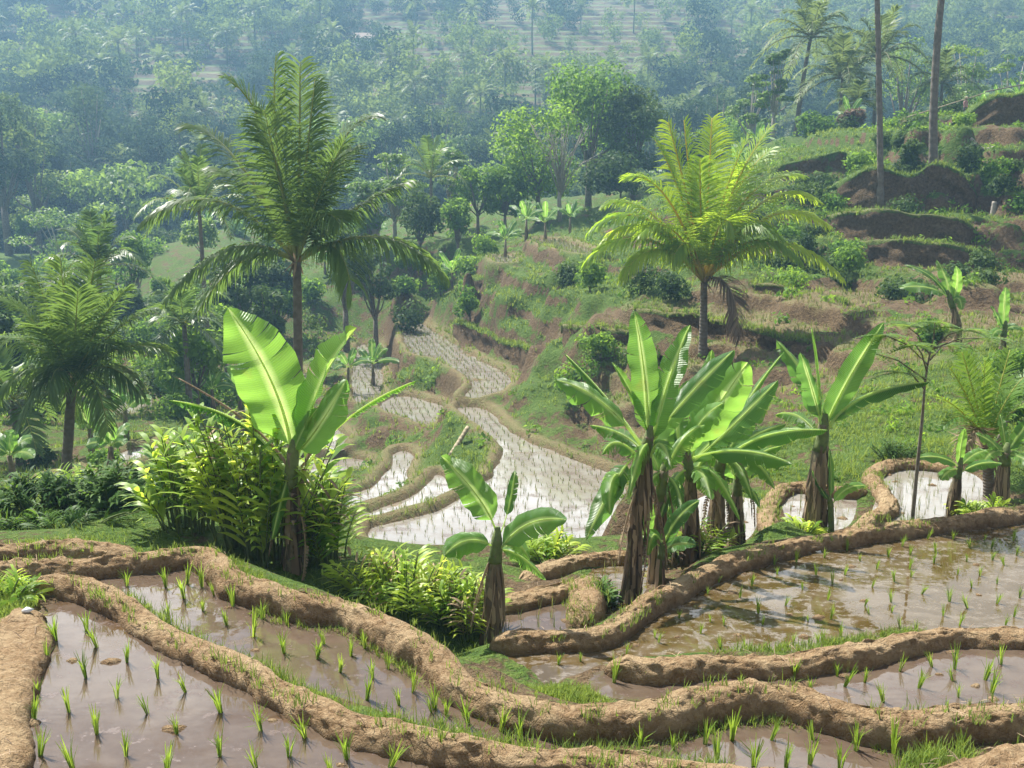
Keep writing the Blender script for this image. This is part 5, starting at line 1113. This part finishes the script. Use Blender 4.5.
# big dark trees low on the left side of the valley
BIG = [(5, 215, 128, 88, 90), (38, 232, 132, 120, 80), (-20, 245, 122, 130, 80), (70, 205, 150, 150, 60), (25, 170, 150, 82, 70), (95, 170, 165, 80, 75), (150, 195, 160, 120, 70), (185, 160, 172, 100, 70), (130, 215, 150, 165, 60), (225, 195, 158, 140, 60), (260, 200, 150, 150, 60),
       (345, 200, 152, 140, 70), (388, 195, 158, 118, 70), (440, 190, 162, 105, 70), (480, 205, 150, 125, 60), (680, 180, 150, 95, 70), (655, 190, 146, 120, 60), (720, 150, 152, 82, 70), (755, 135, 150, 70, 60)]
BL = ['big dark tree at the left edge of the valley', 'dark tree beside the pale terrace plots at the left', 'lowest dark tree in the left corner of the valley', 'tree right of the two pale terrace plots', 'tall pale topped tree at the left edge', 'large tree above the left terrace plots', 'hazy tree left of the tall palm crown',
      'hazy tree touching the left fronds of the tall palm', 'low hazy tree left of the tall palm fronds', 'hazy tree behind the upright palm', 'hazy tree directly behind the tall palm crown', 'hazy tree right of the tall palm crown', 'hazy tree above the feathery trees', 'hazy tree at the centre of the valley bottom', 'hazy tree left of the big tree group',
      'hazy tree right of the big tree group', 'lower hazy tree right of the big tree group', 'hazy tree above the yellow palm', 'hazy tree left of the slim feathery trees']
for i, ((bx, by, d, ty, w), lab) in enumerate(zip(BIG, BL)):
    p = at(bx, by, d); z = max(hillz(p.x, d), -13.5) if d > 134 else hgt(p.x, d)
    if p.x > 10: z = min(z, p.z+3)
    h = max(6, at(bx, ty, d).z-z); tree(lab, (p.x, d, z-.3), h, w*d/1000, kind=('round', 'tall')[i % 2], mat='tree_far' if i % 3 == 1 else 'tree_far_dark', n=2200, leaf=.55, seed=300+i)
# ------------------------------------------------------------------ small far structures
def hut(label, px, py, w, dpt, hw, hr, posts=False):
    # walk the sight line to the slope
    lo, hi = 150, 340
    for _ in range(40):
        m = (lo+hi)/2; p = at(px, py, m)
        if p.z > hillz(p.x, m): lo = m
        else: hi = m
    p = at(px, py, lo); z = hillz(p.x, lo); t = empty('hut', (p.x, lo, z), label, 'hut')
    mb = MB()
    def box(x0, x1, y0, y1, z0, z1):
        i = [mb.pt((x, y, q)) for q in (z0, z1) for x, y in ((x0, y0), (x1, y0), (x1, y1), (x0, y1))]
        mb.f.extend([(i[3], i[2], i[1], i[0]), (i[4], i[5], i[6], i[7])]+[(i[k], i[(k+1) % 4], i[4+(k+1) % 4], i[4+k]) for k in range(4)])
    if posts:
        for x in (-w/2, w/2):
            for y in (-dpt/2, dpt/2): box(x-.1, x+.1, y-.1, y+.1, -1, hw)
        mb.build('posts', M['bamboo'], t, smooth=False)
    else:
        box(-w/2, w/2, -dpt/2, dpt/2, -1, hw); mb.build('wall', M['plaster'], t, smooth=False)
        mb = MB(); box(-.4, .4, -dpt/2-.05, -dpt/2-.003, 0, hw*.85); mb.build('door', M['bark'], t, smooth=False)
    mb = MB(); e = .5; th = .12; prof = [(-dpt/2-e, hw-.15), (0, hw+hr), (dpt/2+e, hw-.15), (dpt/2+e, hw-.15+th), (0, hw+hr+th), (-dpt/2-e, hw-.15+th)]
    A = [mb.pt((-w/2-e, y, z_)) for y, z_ in prof]; B = [mb.pt((w/2+e, y, z_)) for y, z_ in prof]
    mb.f.extend([(A[k], A[(k+1) % 6], B[(k+1) % 6], B[k]) for k in range(6)]+[(A[0], A[5], A[4], A[1]), (A[1], A[4], A[3], A[2]), (B[1], B[4], B[5], B[0]), (B[2], B[3], B[4], B[1])]); mb.build('roof', M['thatch'], t, smooth=False)
hut('thatched hut with a pale roof among the far terraces', 365, 46, 5, 3.5, 1.8, 1.4)
hut('small open field shelter on posts on the far slope', 203, 56, 2.4, 2, 1.9, .9, True)
# ------------------------------------------------------------------ rice seedlings
def seedling(seed, h=.2, nb=9, sp=.05):
    random.seed(seed); mb = MB()
    for k in range(nb):
        a = random.uniform(0, 6.28); o = Vector((math.cos(a), math.sin(a), 0)); s = Vector((-o.y, o.x, 0)); H = h*random.uniform(.6, 1.15); q = random.uniform(.15, 1)*sp
        p0 = o*.008; p1 = p0+o*q*.35+Vector((0, 0, H*.55)); p2 = p0+o*q*1.1+Vector((0, 0, H)); 
        if random.random() < .35: p2 = p0+o*q*1.7+Vector((0, 0, H*.85))
        mb.ribbon([p0-Vector((0, 0, .04)), p1, p2], [s]*3, [.007, .0095, .002], random.uniform(.2, 1))
    return mb.mesh('rice_seedling', M['rice'])
SM = [seedling(400+i, .18+.01*i, 15+i % 4, .05+.008*(i % 4)) for i in range(7)]
L1 = [(56,640),(87,631),(97,647),(47,661),(86,678),(127,662),(158,678),(38,694),(117,698),(148,714),(186,692),(69,712),(34,719),(97,734),(177,734),(221,712),(126,756),(40,756),(261,731),(305,737),(220,756),(289,756),(256,768),(73,770),(167,772),(347,759),(390,767),(330,775)]
L2 = [(127,586),(166,587),(187,584),(202,587),(184,598),(203,611),(169,619),(227,625),(233,606),(253,636),(214,595),(262,619),(287,625),(284,653),(317,659),(324,644),(365,648),(351,656),(373,678),(318,656),(388,669),(340,672),(367,700),(399,705),(413,692),(435,709),(432,712),(468,723),(446,715),(501,731),(520,738)]
L2b = [(674,750),(705,744),(732,740),(771,740),(717,761),(754,767),(786,767),(813,740),(856,750),(893,753),(926,758),(960,752),(640,748),(600,738),(560,730),(575,742),(840,768),(810,764)]
LC = [(10,556),(22,558),(42,557),(55,560),(67,558),(3,564),(30,564)]
sr = random.Random(9); count = 0; extra_far = []
def put_seed(x, y, z, label, group, s=1.):
    global count
    o = link('rice_seedling', SM[sr.randrange(7)], None, (x, y, z-.01)); o.rotation_euler = (sr.gauss(0, .14), sr.gauss(0, .14), sr.uniform(0, 6.28)); k = s*sr.uniform(.78, 1.28); o.scale = (k, k, k)
    tag(o, label, 'rice seedling', group); count += 1
for lst, z, lab, grp in ((L1, -4.0, 'bright green rice seedling standing in the muddy front left corner paddy', 'rice seedlings in the front left paddy'), (L2, -4.2, 'green rice seedling in the long narrow paddy between the two front banks', 'rice seedlings in the long narrow paddy'),
                         (L2b, -4.2, 'rice seedling in the muddy strip along the bottom right of the photo', 'rice seedlings in the bottom right strip'), (LC, -4.3, 'rice seedling in the thin strip paddy at the left edge', 'rice seedlings in the left strip paddy')):
    for px, py in lst:
        p = on(px, py, z); put_seed(p.x, p.y, z, lab, grp)
def grid_pts(p, sx, sy, ang, jit, marg=-.12):
    V = p['poly']; c = V.mean(0); Rr = np.linalg.norm(V-c, axis=1).max()+sx
    u, v = np.meshgrid(np.arange(-Rr, Rr, sx), np.arange(-Rr, Rr, sy)); u = u.ravel(); v = v.ravel()
    u = u+rng.normal(size=u.shape)*jit*sx; v = v+rng.normal(size=v.shape)*jit*sy
    x = c[0]+u*math.cos(ang)-v*math.sin(ang); y = c[1]+u*math.sin(ang)+v*math.cos(ang)
    k = sdf(V, x, y) < marg; return x[k], y[k]
for p in PAD:
    if p['z'] == -4.65 and p['near']:
        x, y = grid_pts(p, .34, .3, .1, .18)
        for a, b in zip(x, y):
            if count < 300 and abs(a) < b*.55: put_seed(a, b, p['z'], 'rice seedling in the shallow strip paddy behind the front bank at the right', 'rice seedlings in the right strip paddy', .95)
for p in PAD:
    if p['z'] == -5.0 and p['near']:
        x, y = grid_pts(p, .42, .40, .2, .2); o = np.argsort(y)
        for a, b in zip(x[o], y[o]):
            if abs(a) > b*.56: continue
            if count < 300: put_seed(a, b, p['z'], 'thin rice seedling in the near part of the large brown paddy', 'rice seedlings in the near part of the brown paddy', .72)
            else: extra_far.append((a, b, p['z'], 1.))
# the seedlings of every farther terrace, and stubble on the dry ones, as one mass
X = [q[0] for q in extra_far]; Yy = [q[1] for q in extra_far]; Zz = [q[2] for q in extra_far]; Hh = [.17]*len(X)
for p in PAD:
    if p['z'] in (-4.0, -4.2, -4.3, -4.65, -5.0) and p['near']: continue
    big = not p['near']
    far_ = p['poly'][:, 1].mean() > 24
    dry = p['label'] in DRY
    x, y = grid_pts(p, .2 if (dry or not far_) else .42, .3 if far_ else .28, .25 if p['z'] < -8 else .1, .16, -.05)
    X += list(x); Yy += list(y); Zz += [p['z']]*len(x); Hh += list(np.full(len(x), .21 if far_ else .2)*(1.15 if dry else 1))
dk_ = rng.random(SH) < DRYM*np.gradient(GX, axis=1)*np.gradient(GY, axis=0)*9; X += list(GX[dk_]); Yy += list(GY[dk_]); Zz += list(Z[dk_]); Hh += list(np.full(int(dk_.sum()), .22))
X = np.array(X); Yy = np.array(Yy); Zz = np.array(Zz); Hh = np.array(Hh)
def blades(X, Y, Z, H, nb, wid, spread, mat, name, label, cat, col=None, wfun=None, upb=1.):
    n = len(X); out = []; vv = []
    for k in range(nb):
        a = rng.uniform(0, 6.28, n); h = H*rng.uniform(.55, 1.15, n); q = H*spread*rng.uniform(.1, 1, n); ox = np.cos(a); oy = np.sin(a)
        w = wid if np.isscalar(wid) else wid; bx = X+ox*.01+rng.normal(size=n)*H*.12*(spread > .3); by = Y+oy*.01+rng.normal(size=n)*H*.12*(spread > .3)
        P = lambda sx, tt, ww: np.stack([bx+ox*q*tt**2-oy*ww*sx, by+oy*q*tt**2+ox*ww*sx, Z+h*tt*upb], 1)
        V = np.stack([P(-1, 0, w*.5), P(1, 0, w*.5), P(1, .6, w*.45), P(-1, .6, w*.45), P(-1, .6, w*.45), P(1, .6, w*.45), P(1, 1, w*.08), P(-1, 1, w*.08)], 1)
        out.append(V.reshape(-1, 3)); base = rng.uniform(0, 1, n) if col is None else np.clip(col+rng.uniform(-.3, .3, n), 0, 1); vv.append(np.repeat(base, 8))
    V = np.vstack(out); me = np_mesh(name, V, quadF(len(V)//4), M[mat], {'var': np.concatenate(vv)})
    return tag(link(name, me), label, cat, kind='stuff')
blades(X, Yy, Zz-.02, Hh, 4, np.clip(Yy*.00042, .007, .03), .3, 'rice_far', 'rice_rows', 'rows of small rice plants filling the farther terraces', 'rice rows')
# ------------------------------------------------------------------ grass
gi = rng.random(SH)
cellA = np.gradient(GX, axis=1)*np.gradient(GY, axis=0)
vis_ = (np.abs(GX) < GY*.56+1) & (GY > 6) & (GY < 78)
den = np.where(GY < 16, 170, np.where(GY < 26, 80, np.where(GY < 40, 26, 11)))
clump = fbm(GX*.8, GY*.8, 61, 3)
wts = cellA*den*np.clip((Gs+clump*.7-.3)*1.7, 0, 1)*vis_*(best > .03)*np.where(GY < 16, (np.clip(G-.52, 0, .4)*2.5), 1)
num = rng.poisson(wts)
I = np.repeat(np.arange(GX.size), num.ravel()); dx = np.gradient(GX, axis=1).ravel()[I]; dy = np.gradient(GY, axis=0).ravel()[I]
gx = GX.ravel()[I]+rng.uniform(-.5, .5, len(I))*dx; gy = GY.ravel()[I]+rng.uniform(-.5, .5, len(I))*dy; gz = Z.ravel()[I]-.02
gh = np.where(gy < 16, .085, np.where(gy < 26, .13, .21))*rng.uniform(.6, 1.5, len(I))
print('grass tufts', len(I))
blades(gx, gy, gz, gh, 4, np.clip(gy*.0007, .006, .045), .8, 'grass', 'grass', 'short grass and weeds covering the banks and slopes', 'grass', col=np.clip(.45+.5*clump.ravel()[I], 0, 1))
# low leafy undergrowth clinging to the banks and slopes of the middle distance
cl2 = fbm(GX*.55+9, GY*.55, 65, 4)
wu = cellA*np.where(GY < 34, 1.6, .8)*np.clip((cl2-.02)*4, 0, 1)*np.where((GX > 14) & (GY > 52), 2.2, 1)*(np.abs(GX) < GY*.56+1)*(GY > 15.5)*(GY < 95)*(best > .55)*np.clip(Gs*1.6, .45, 1)
nu = rng.poisson(wu); I = np.repeat(np.arange(GX.size), nu.ravel()); m_ = len(I); print('undergrowth', m_)
ur = rng.uniform(.18, .5, m_)*np.clip(GY.ravel()[I]/40, .55, 1.1); K = 22
cx = np.repeat(GX.ravel()[I], K); cy_ = np.repeat(GY.ravel()[I], K); cz = np.repeat(Z.ravel()[I], K); rr = np.repeat(ur, K)
dv = rng.normal(size=(len(cx), 3)); dv /= np.linalg.norm(dv, axis=1)[:, None]; dv[:, 2] = np.abs(dv[:, 2])
Pc = np.stack([cx, cy_, cz], 1)+dv*(rr*rng.uniform(.4, 1.15, len(rr)))[:, None]
Nn = dv+rng.normal(size=dv.shape)*.6; Nn /= np.linalg.norm(Nn, axis=1)[:, None]; A_ = np.cross(Nn, rng.normal(size=dv.shape)); A_ /= np.linalg.norm(A_, axis=1)[:, None]; B_ = np.cross(Nn, A_); sz = (rr*rng.uniform(.35, .7, len(rr)))[:, None]
V = np.stack([Pc-A_*sz*.5, Pc+B_*sz*.25, Pc+A_*sz*.55, Pc-B_*sz*.25], 1).reshape(-1, 3)
tag(link('undergrowth', np_mesh('undergrowth', V, quadF(len(V)//4), M['tree'], {'var': np.repeat(np.clip(np.repeat(rng.uniform(0, .8, m_), K)+rng.uniform(-.2, .2, len(rr)), 0, 1), 4)})), 'low leafy undergrowth clinging to the terrace banks and slopes', 'undergrowth', kind='stuff')
lp = np.vstack(LIPS); lp = lp[rng.integers(0, len(lp), 5200)]; ly = rng.uniform(-.12, .9, len(lp)); lc = fbm(lp[:, 0]*.9, lp[:, 1]*.9, 93, 3); kk = lc+rng.uniform(-.3, .5, len(lp)) > 0
blades(lp[kk, 0]+rng.normal(size=kk.sum())*.1, lp[kk, 1]+ly[kk], lp[kk, 2]-.06-np.clip(-ly[kk], 0, 1), rng.uniform(.12, .34, kk.sum()), 4, .035, .8, 'grass', 'grass', 'grass fringe hanging over the lips of the earth banks on the right', 'grass', col=np.clip(.4+.6*lc[kk], 0, 1))
# weeds along the banks' water lines and sparse on the banks
wx, wy, wz, wh = [], [], [], []
def weeds(bank_, side, n, a0, a1, h, off=(.42, .6), zoff=-.18):
    C, S, wv = bank_
    k = rng.integers(int(a0*(len(C)-1)), int(a1*(len(C)-1)), n); o = rng.uniform(off[0], off[1], n)*wv[k]*side
    clus = fbm(C[k, 0]*1.6, C[k, 1]*1.6, 71, 3); keep = clus+rng.uniform(-.3, .3, n) > -.12; k = k[keep]; o = o[keep]
    wx.extend(C[k, 0]+S[k, 0]*o); wy.extend(C[k, 1]+S[k, 1]*o); wz.extend(C[k, 2]+zoff); wh.extend(h*rng.uniform(.5, 1.4, len(k)))
weeds(BANKS[0], -1, 1500, .1, .95, .12, (.42, .85), -.2)
weeds(BANKS[1], 1, 500, .35, 1., .09, (.45, .7), -.26)
weeds(BANKS[1], -1, 500, .0, .4, .1, (.45, .9), -.2)
weeds(BANKS[0], 1, 260, .05, .95, .09, (.0, .42), -.03); weeds(BANKS[1], 1, 380, .0, 1., .08, (-.4, .42), -.03); weeds(BANKS[4], 1, 360, 0, 1, .09, (-.4, .5), -.05)
weeds(BANKS[3], -1, 700, .25, .75, .09, (.5, 1.4), -.2); weeds(BANKS[2], 1, 260, 0, 1, .08, (-.5, .6), -.05); weeds(BANKS[9], 1, 200, 0, 1, .1, (-.5, .6), -.05); weeds(BANKS[8], 1, 200, 0, 1, .1, (-.5, .6), -.05); weeds(BANKS[6], 1, 200, 0, 1, .1, (-.5, .6), -.05); weeds(BANKS[11], -1, 300, 0, 1, .12, (.3, .8), -.15)
blades(np.array(wx), np.array(wy), np.array(wz), np.array(wh), 5, .007, .7, 'grass', 'bank_weeds', 'fresh green weeds growing along the mud banks', 'weeds', col=np.full(len(wx), .75))
def patch(px, z, n, h, label):
    W = np.array([on(x, y, z)[:2] for x, y in px]); lo, hi = W.min(0), W.max(0); x = rng.uniform(lo[0], hi[0], n); y = rng.uniform(lo[1], hi[1], n)
    s_ = sdf(W, x, y); k = s_ < .12*fbm(x*3, y*3, 88, 2); x, y = x[k], y[k]
    zz = np.array([hgt(a_, b_) for a_, b_ in zip(x, y)]); blades(x, y, zz-.01, h*rng.uniform(.5, 1.3, len(x)), 4, .008, .8, 'grass', 'grass', label, 'grass', col=np.clip(.75+.4*fbm(x*2, y*2, 89, 2), 0, 1))
patch([(432, 648), (470, 655), (510, 664), (545, 678), (590, 690), (610, 706), (560, 700), (500, 684), (455, 668)], -4.6, 5200, .07, 'vivid green lawn like grass at the foot of the centre banana plant')
patch([(780, 645), (820, 632), (870, 626), (915, 632), (900, 641), (850, 648)], -4.95, 4200, .07, 'vivid green grass tongue along the right mud bank')
patch([(-20, 590), (18, 590), (34, 602), (30, 616), (0, 640), (-30, 640)], -4.0, 2600, .09, 'bright grass at the left photo edge')
# straw bits lying on the banks
sx = []
mb = MB(); random.seed(81)
for C, S, wv in BANKS:
    for _ in range(26):
        k = random.randrange(len(C)); o = random.uniform(-.35, .35)*wv[k]; p = Vector((C[k, 0]+S[k, 0]*o, C[k, 1]+S[k, 1]*o, C[k, 2]+.02-abs(o)*.25)); a = random.uniform(0, 6.28); l = random.uniform(.04, .16)
        d = Vector((math.cos(a), math.sin(a), random.uniform(-.15, .3))); s = Vector((-d.y, d.x, 0)); mb.ribbon([p-d*l*.5, p+Vector((0, 0, .01)), p+d*l*.5], [s]*3, [.006, .007, .004], random.random())
tag(mb.build('straw', M['dead']), 'loose dry straw bits scattered on the mud banks', 'straw', kind='stuff')
# mud lumps on the shallow paddies
mb = MB(); random.seed(83)
for p in PAD:
    if not p['near']: continue
    V = p['poly']; lo, hi = V.min(0), V.max(0)
    for _ in range(int(14*(hi[0]-lo[0])*(hi[1]-lo[1])/8)+4):
        x = np.array([random.uniform(lo[0], hi[0])]); y = np.array([random.uniform(lo[1], hi[1])])
        if sdf(V, x, y)[0] > -.1: continue
        rr = random.uniform(.02, .07); c = mb.pt((x[0], y[0], p['z']+rr*.45)); ring = []
        for q in range(9): 
            e = rr*random.uniform(.6, 1.3); ring.append(mb.pt((x[0]+math.cos(q*.698)*e*1.4, y[0]+math.sin(q*.698)*e, p['z']-.006), mid=.8))
        mid_ = [mb.pt(((mb.v[i][0]-x[0])*.6+x[0], (mb.v[i][1]-y[0])*.6+y[0], p['z']+rr*random.uniform(.15, .4)), mid=.3) for i in ring]
        for q in range(9): mb.f.append((ring[q], ring[(q+1) % 9], mid_[(q+1) % 9], mid_[q])); mb.f.append((mid_[q], mid_[(q+1) % 9], c))
tag(mb.build('mud_clods', M['mud']), 'small wet mud clods poking out of the shallow water', 'mud clods', kind='stuff')
# ------------------------------------------------------------------ poles, logs, litter
def pole(name, label, cat, pts, r0, r1, mat):
    b = Vector(pts[0]); mb = MB(); n = 8
    P = [Vector(p) for p in smooth_poly([tuple(p) for p in pts], 4, closed=False)] if len(pts) > 2 else [Vector(pts[0]).lerp(Vector(pts[1]), i/n) for i in range(n+1)]
    mb.tube(P, [r0+(r1-r0)*i/(len(P)-1)+(.12*r0 if i % 2 else 0) for i in range(len(P))], 8)
    o = mb.build(name, M[mat], None, b); o.location = b; return tag(o, label, cat)
g0 = gnd(450, 452, 40, .1); pole('bamboo_pole', 'bamboo pole propped on the green bank in the valley centre', 'pole', [g0, at(468, 427, 41.2)], .11, .09, 'bamboo')
g0 = gnd(902, 122, 72, 0); pole('bamboo_pole', 'long bamboo rail climbing along the right ridge path', 'pole', [at(905, 118, 73), at(950, 104, 74), at(985, 93, 74.5)], .045, .03, 'bamboo')
pole('bamboo_pole', 'dark bamboo rail along the cliff top at the right edge', 'pole', [at(985, 92, 74), at(1010, 87, 74), at(1035, 83, 74)], .045, .03, 'bark')
pole('fallen_log', 'pale fallen log lying on the green slope of the right cliff', 'log', [gnd(992, 150, 57.5, -.15), gnd(998, 160, 57.2, -.15), gnd(1005, 170, 56.8, -.12)], .16, .12, 'pale_bark')
pole('tree_stump', 'short pale stump below the fallen log', 'stump', [gnd(996, 188, 56, .1), gnd(996, 188, 56, -.75)], .2, .12, 'pale_bark')
pole('fallen_log', 'thin fallen branch lying across the path under the cliff', 'log', [gnd(972, 124, 62, -.1), gnd(985, 127, 62, -.1), gnd(998, 130, 62, -.1)], .1, .07, 'pale_bark')
pole('fallen_log', 'bare dead branch leaning over the grassy slope at the right edge', 'log', [gnd(1000, 425, 20, -.02), at(1012, 412, 20), at(1030, 398, 20)], .045, .03, 'bark')
for (px, py, z, lab) in ((817, 552, -5.0, 'white scrap of paper floating in the brown paddy'), (27, 612, -3.85, 'pale pebble on the corner of the front left bank')):
    p = on(px, py, z); random.seed(px); mb = MB(); c = mb.pt((0, 0, .04)); rg = [mb.pt((math.cos(q)*.07*random.uniform(.6, 1.2), math.sin(q)*.05*random.uniform(.7, 1.2), random.uniform(-.01, .02))) for q in [i*.785 for i in range(8)]]
    bt = mb.pt((0, 0, -.03))
    for q in range(8): mb.f.append((rg[q], rg[(q+1) % 8], c)); mb.f.append((rg[(q+1) % 8], rg[q], bt))
    k = N('white_scrap'); k.surf(k.princ((.75, .74, .72), .7)); o = mb.build('paper_scrap' if px > 100 else 'pebble', k.m); o.location = (p.x, p.y, z+.01); tag(o, lab, 'scrap' if px > 100 else 'pebble')
# ------------------------------------------------------------------ the small figure on the ridge path
def person(base, h):
    t = empty('person', base, 'tiny person in pink top and dark trousers walking on the grassy right ridge path', 'person', rz=.4)
    bm_v = [(0, 0, .52), (0, 0, .62), (0, .0, .74), (0, -.01, .82), (0, -.015, .88), (0, -.02, .94), (.055, 0, .5), (.06, .03, .28), (.06, .09, .03), (.06, .03, .01), (-.055, 0, .5), (-.06, -.06, .28), (-.06, -.05, .03), (-.06, -.11, .01),
            (.10, 0, .80), (.13, .02, .64), (.13, -.04, .50), (-.10, 0, .80), (-.13, -.02, .64), (-.12, -.09, .52)]
    ed = [(0, 1), (1, 2), (2, 3), (3, 4), (4, 5), (0, 6), (6, 7), (7, 8), (8, 9), (0, 10), (10, 11), (11, 12), (12, 13), (2, 14), (14, 15), (15, 16), (2, 17), (17, 18), (18, 19)]
    rad = [.075, .07, .085, .03, .055, .05, .06, .045, .03, .025, .06, .045, .03, .025, .04, .03, .022, .04, .03, .022]
    me = bpy.data.meshes.new('body'); me.from_pydata([Vector(v)*h for v in bm_v], ed, [])
    o = link('body', me, t); m = o.modifiers.new('s', 'SKIN'); 
    for i, sv in enumerate(me.skin_vertices[0].data): sv.radius = (rad[i]*h, rad[i]*h*.8); sv.use_root = (i == 0)
    o.modifiers.new('ss', 'SUBSURF').levels = 1; o.modifiers['ss'].render_levels = 2
    k = N('clothes'); z = k.n("ShaderNodeSeparateXYZ", {0: k.n("ShaderNodeTexCoord").outputs["Object"]}).outputs[2]
    k.surf(k.princ(k.ramp(k.math('DIVIDE', z, h), [(0, (.20, .12, .08)), (.06, (.05, .045, .06)), (.52, (.42, .22, .22)), (.84, (.26, .15, .10))], 'CONSTANT'), .8)); me.materials.append(k.m)
    mb = MB(); mb.tube([Vector((0, -.015, .955))*h, Vector((0, -.015, .985))*h, Vector((0, -.015, 1.03))*h], [.13*h, .07*h, .01*h], 12); mb.build('hat', M['bamboo'], t)
p = at(965, 111, 72.); p.z = hgt(p.x, 72.); person(p, 1.0 if False else 1.45)
# ------------------------------------------------------------------ air, sky, sun
hz = bpy.data.meshes.new('haze'); x0, x1, y0, y1, z0, z1 = -306, 306, -12, 376, -18, 84
hz.from_pydata([(x, y, z) for z in (z0, z1) for x, y in ((x0, y0), (x1, y0), (x1, y1), (x0, y1))], [], [(3, 2, 1, 0), (4, 5, 6, 7), (0, 1, 5, 4), (1, 2, 6, 5), (2, 3, 7, 6), (3, 0, 4, 7)])
k = N('haze_air'); vol = k.n("ShaderNodeVolumePrincipled", {"Color": (.38, .68, .98, 1), "Density": HAZE, "Anisotropy": .25}); k.t.links.new(vol.outputs[0], k.out.inputs["Volume"]); hz.materials.append(k.m)
tag(link('haze', hz), 'pale blue haze filling the valley air', 'haze', kind='stuff')
S_EL, S_AZ = R(56), R(-40)       # sun behind the valley, left of the view (azimuth from +Y towards +X)
sd = Vector((math.sin(S_AZ)*math.cos(S_EL), math.cos(S_AZ)*math.cos(S_EL), math.sin(S_EL)))
sl = bpy.data.lights.new('sun', 'SUN'); sl.energy = SUN; sl.angle = R(.53); sl.color = (1, .955, .875)
so = bpy.data.objects.new('sun', sl); COL.objects.link(so); so.rotation_euler = sd.to_track_quat('Z', 'Y').to_euler(); so.location = (-20, 20, 40)
w = bpy.data.worlds.new('World'); scene.world = w; w.use_nodes = True; nt_ = w.node_tree; nt_.nodes.clear()
out = nt_.nodes.new('ShaderNodeOutputWorld'); bg = nt_.nodes.new('ShaderNodeBackground'); sky = nt_.nodes.new('ShaderNodeTexSky')
sky.sky_type = 'NISHITA'; sky.sun_disc = False; sky.sun_elevation = S_EL; sky.sun_rotation = S_AZ; sky.air_density = 1.1; sky.dust_density = 2.; sky.altitude = 300
tc = nt_.nodes.new('ShaderNodeTexCoord'); mp = nt_.nodes.new('ShaderNodeMapping'); mp.inputs['Scale'].default_value = (1, 1, 2.6); nz = nt_.nodes.new('ShaderNodeTexNoise'); nz.inputs['Scale'].default_value = 2.6; nz.inputs['Detail'].default_value = 6; nz.inputs['Roughness'].default_value = .55
cr_ = nt_.nodes.new('ShaderNodeValToRGB'); cr_.color_ramp.elements[0].position = .42; cr_.color_ramp.elements[1].position = .54
mx = nt_.nodes.new('ShaderNodeMix'); mx.data_type = 'RGBA'; dt = nt_.nodes.new('ShaderNodeVectorMath'); dt.operation = 'DOT_PRODUCT'; dt.inputs[1].default_value = Vector((-.16, .88, .42)).normalized()
mr = nt_.nodes.new('ShaderNodeMapRange'); mr.interpolation_type = 'SMOOTHSTEP'; mr.inputs[1].default_value = .72; mr.inputs[2].default_value = .96; mr.inputs[3].default_value = 4.; mr.inputs[4].default_value = CLOUD   # cloud glow added ahead of the view, so the paddy water mirrors white
cc = nt_.nodes.new('ShaderNodeCombineColor'); L0 = nt_.links.new; L0(tc.outputs['Generated'], dt.inputs[0]); L0(dt.outputs['Value'], mr.inputs[0])
for q_ in range(3): L0(mr.outputs[0], cc.inputs[q_])
L0(cc.outputs[0], mx.inputs[7])
L = nt_.links.new
L(tc.outputs['Generated'], mp.inputs['Vector']); L(mp.outputs[0], nz.inputs['Vector']); L(nz.outputs['Fac'], cr_.inputs['Fac'])
sx_ = nt_.nodes.new('ShaderNodeSeparateXYZ'); L(tc.outputs['Generated'], sx_.inputs[0]); lb = nt_.nodes.new('ShaderNodeMapRange'); lb.interpolation_type = 'SMOOTHSTEP'
lb.inputs[1].default_value = .27; lb.inputs[2].default_value = .40; lb.inputs[3].default_value = 1.; lb.inputs[4].default_value = 0.; L(sx_.outputs[2], lb.inputs[0])     # white cloud bank added low over the hills to whiten the terrace reflections
mxm = nt_.nodes.new('ShaderNodeMath'); mxm.operation = 'MAXIMUM'; L(lb.outputs[0], mxm.inputs[0]); L(cr_.outputs['Color'], mxm.inputs[1]); L(mxm.outputs[0], mx.inputs[0]); L(sky.outputs[0], mx.inputs[6]); L(mx.outputs[2], bg.inputs['Color']); L(bg.outputs[0], out.inputs['Surface'])
bg.inputs['Strength'].default_value = SKY
vs = scene.view_settings; vs.view_transform = 'Standard'; vs.look = 'None'; vs.exposure = EXPO; vs.gamma = 1; vs.use_curve_mapping = False
cy = scene.cycles; cy.max_bounces = 6; cy.diffuse_bounces = 3; cy.glossy_bounces = 2; cy.transmission_bounces = 3; cy.volume_bounces = 0; cy.transparent_max_bounces = 8
cy.use_denoising = True; cy.denoiser = 'OPENIMAGEDENOISE'; cy.use_adaptive_sampling = True; cy.adaptive_threshold = .02; cy.caustics_reflective = False; cy.caustics_refractive = False; cy.sample_clamp_indirect = 5.; cy.sample_clamp_direct = 8.
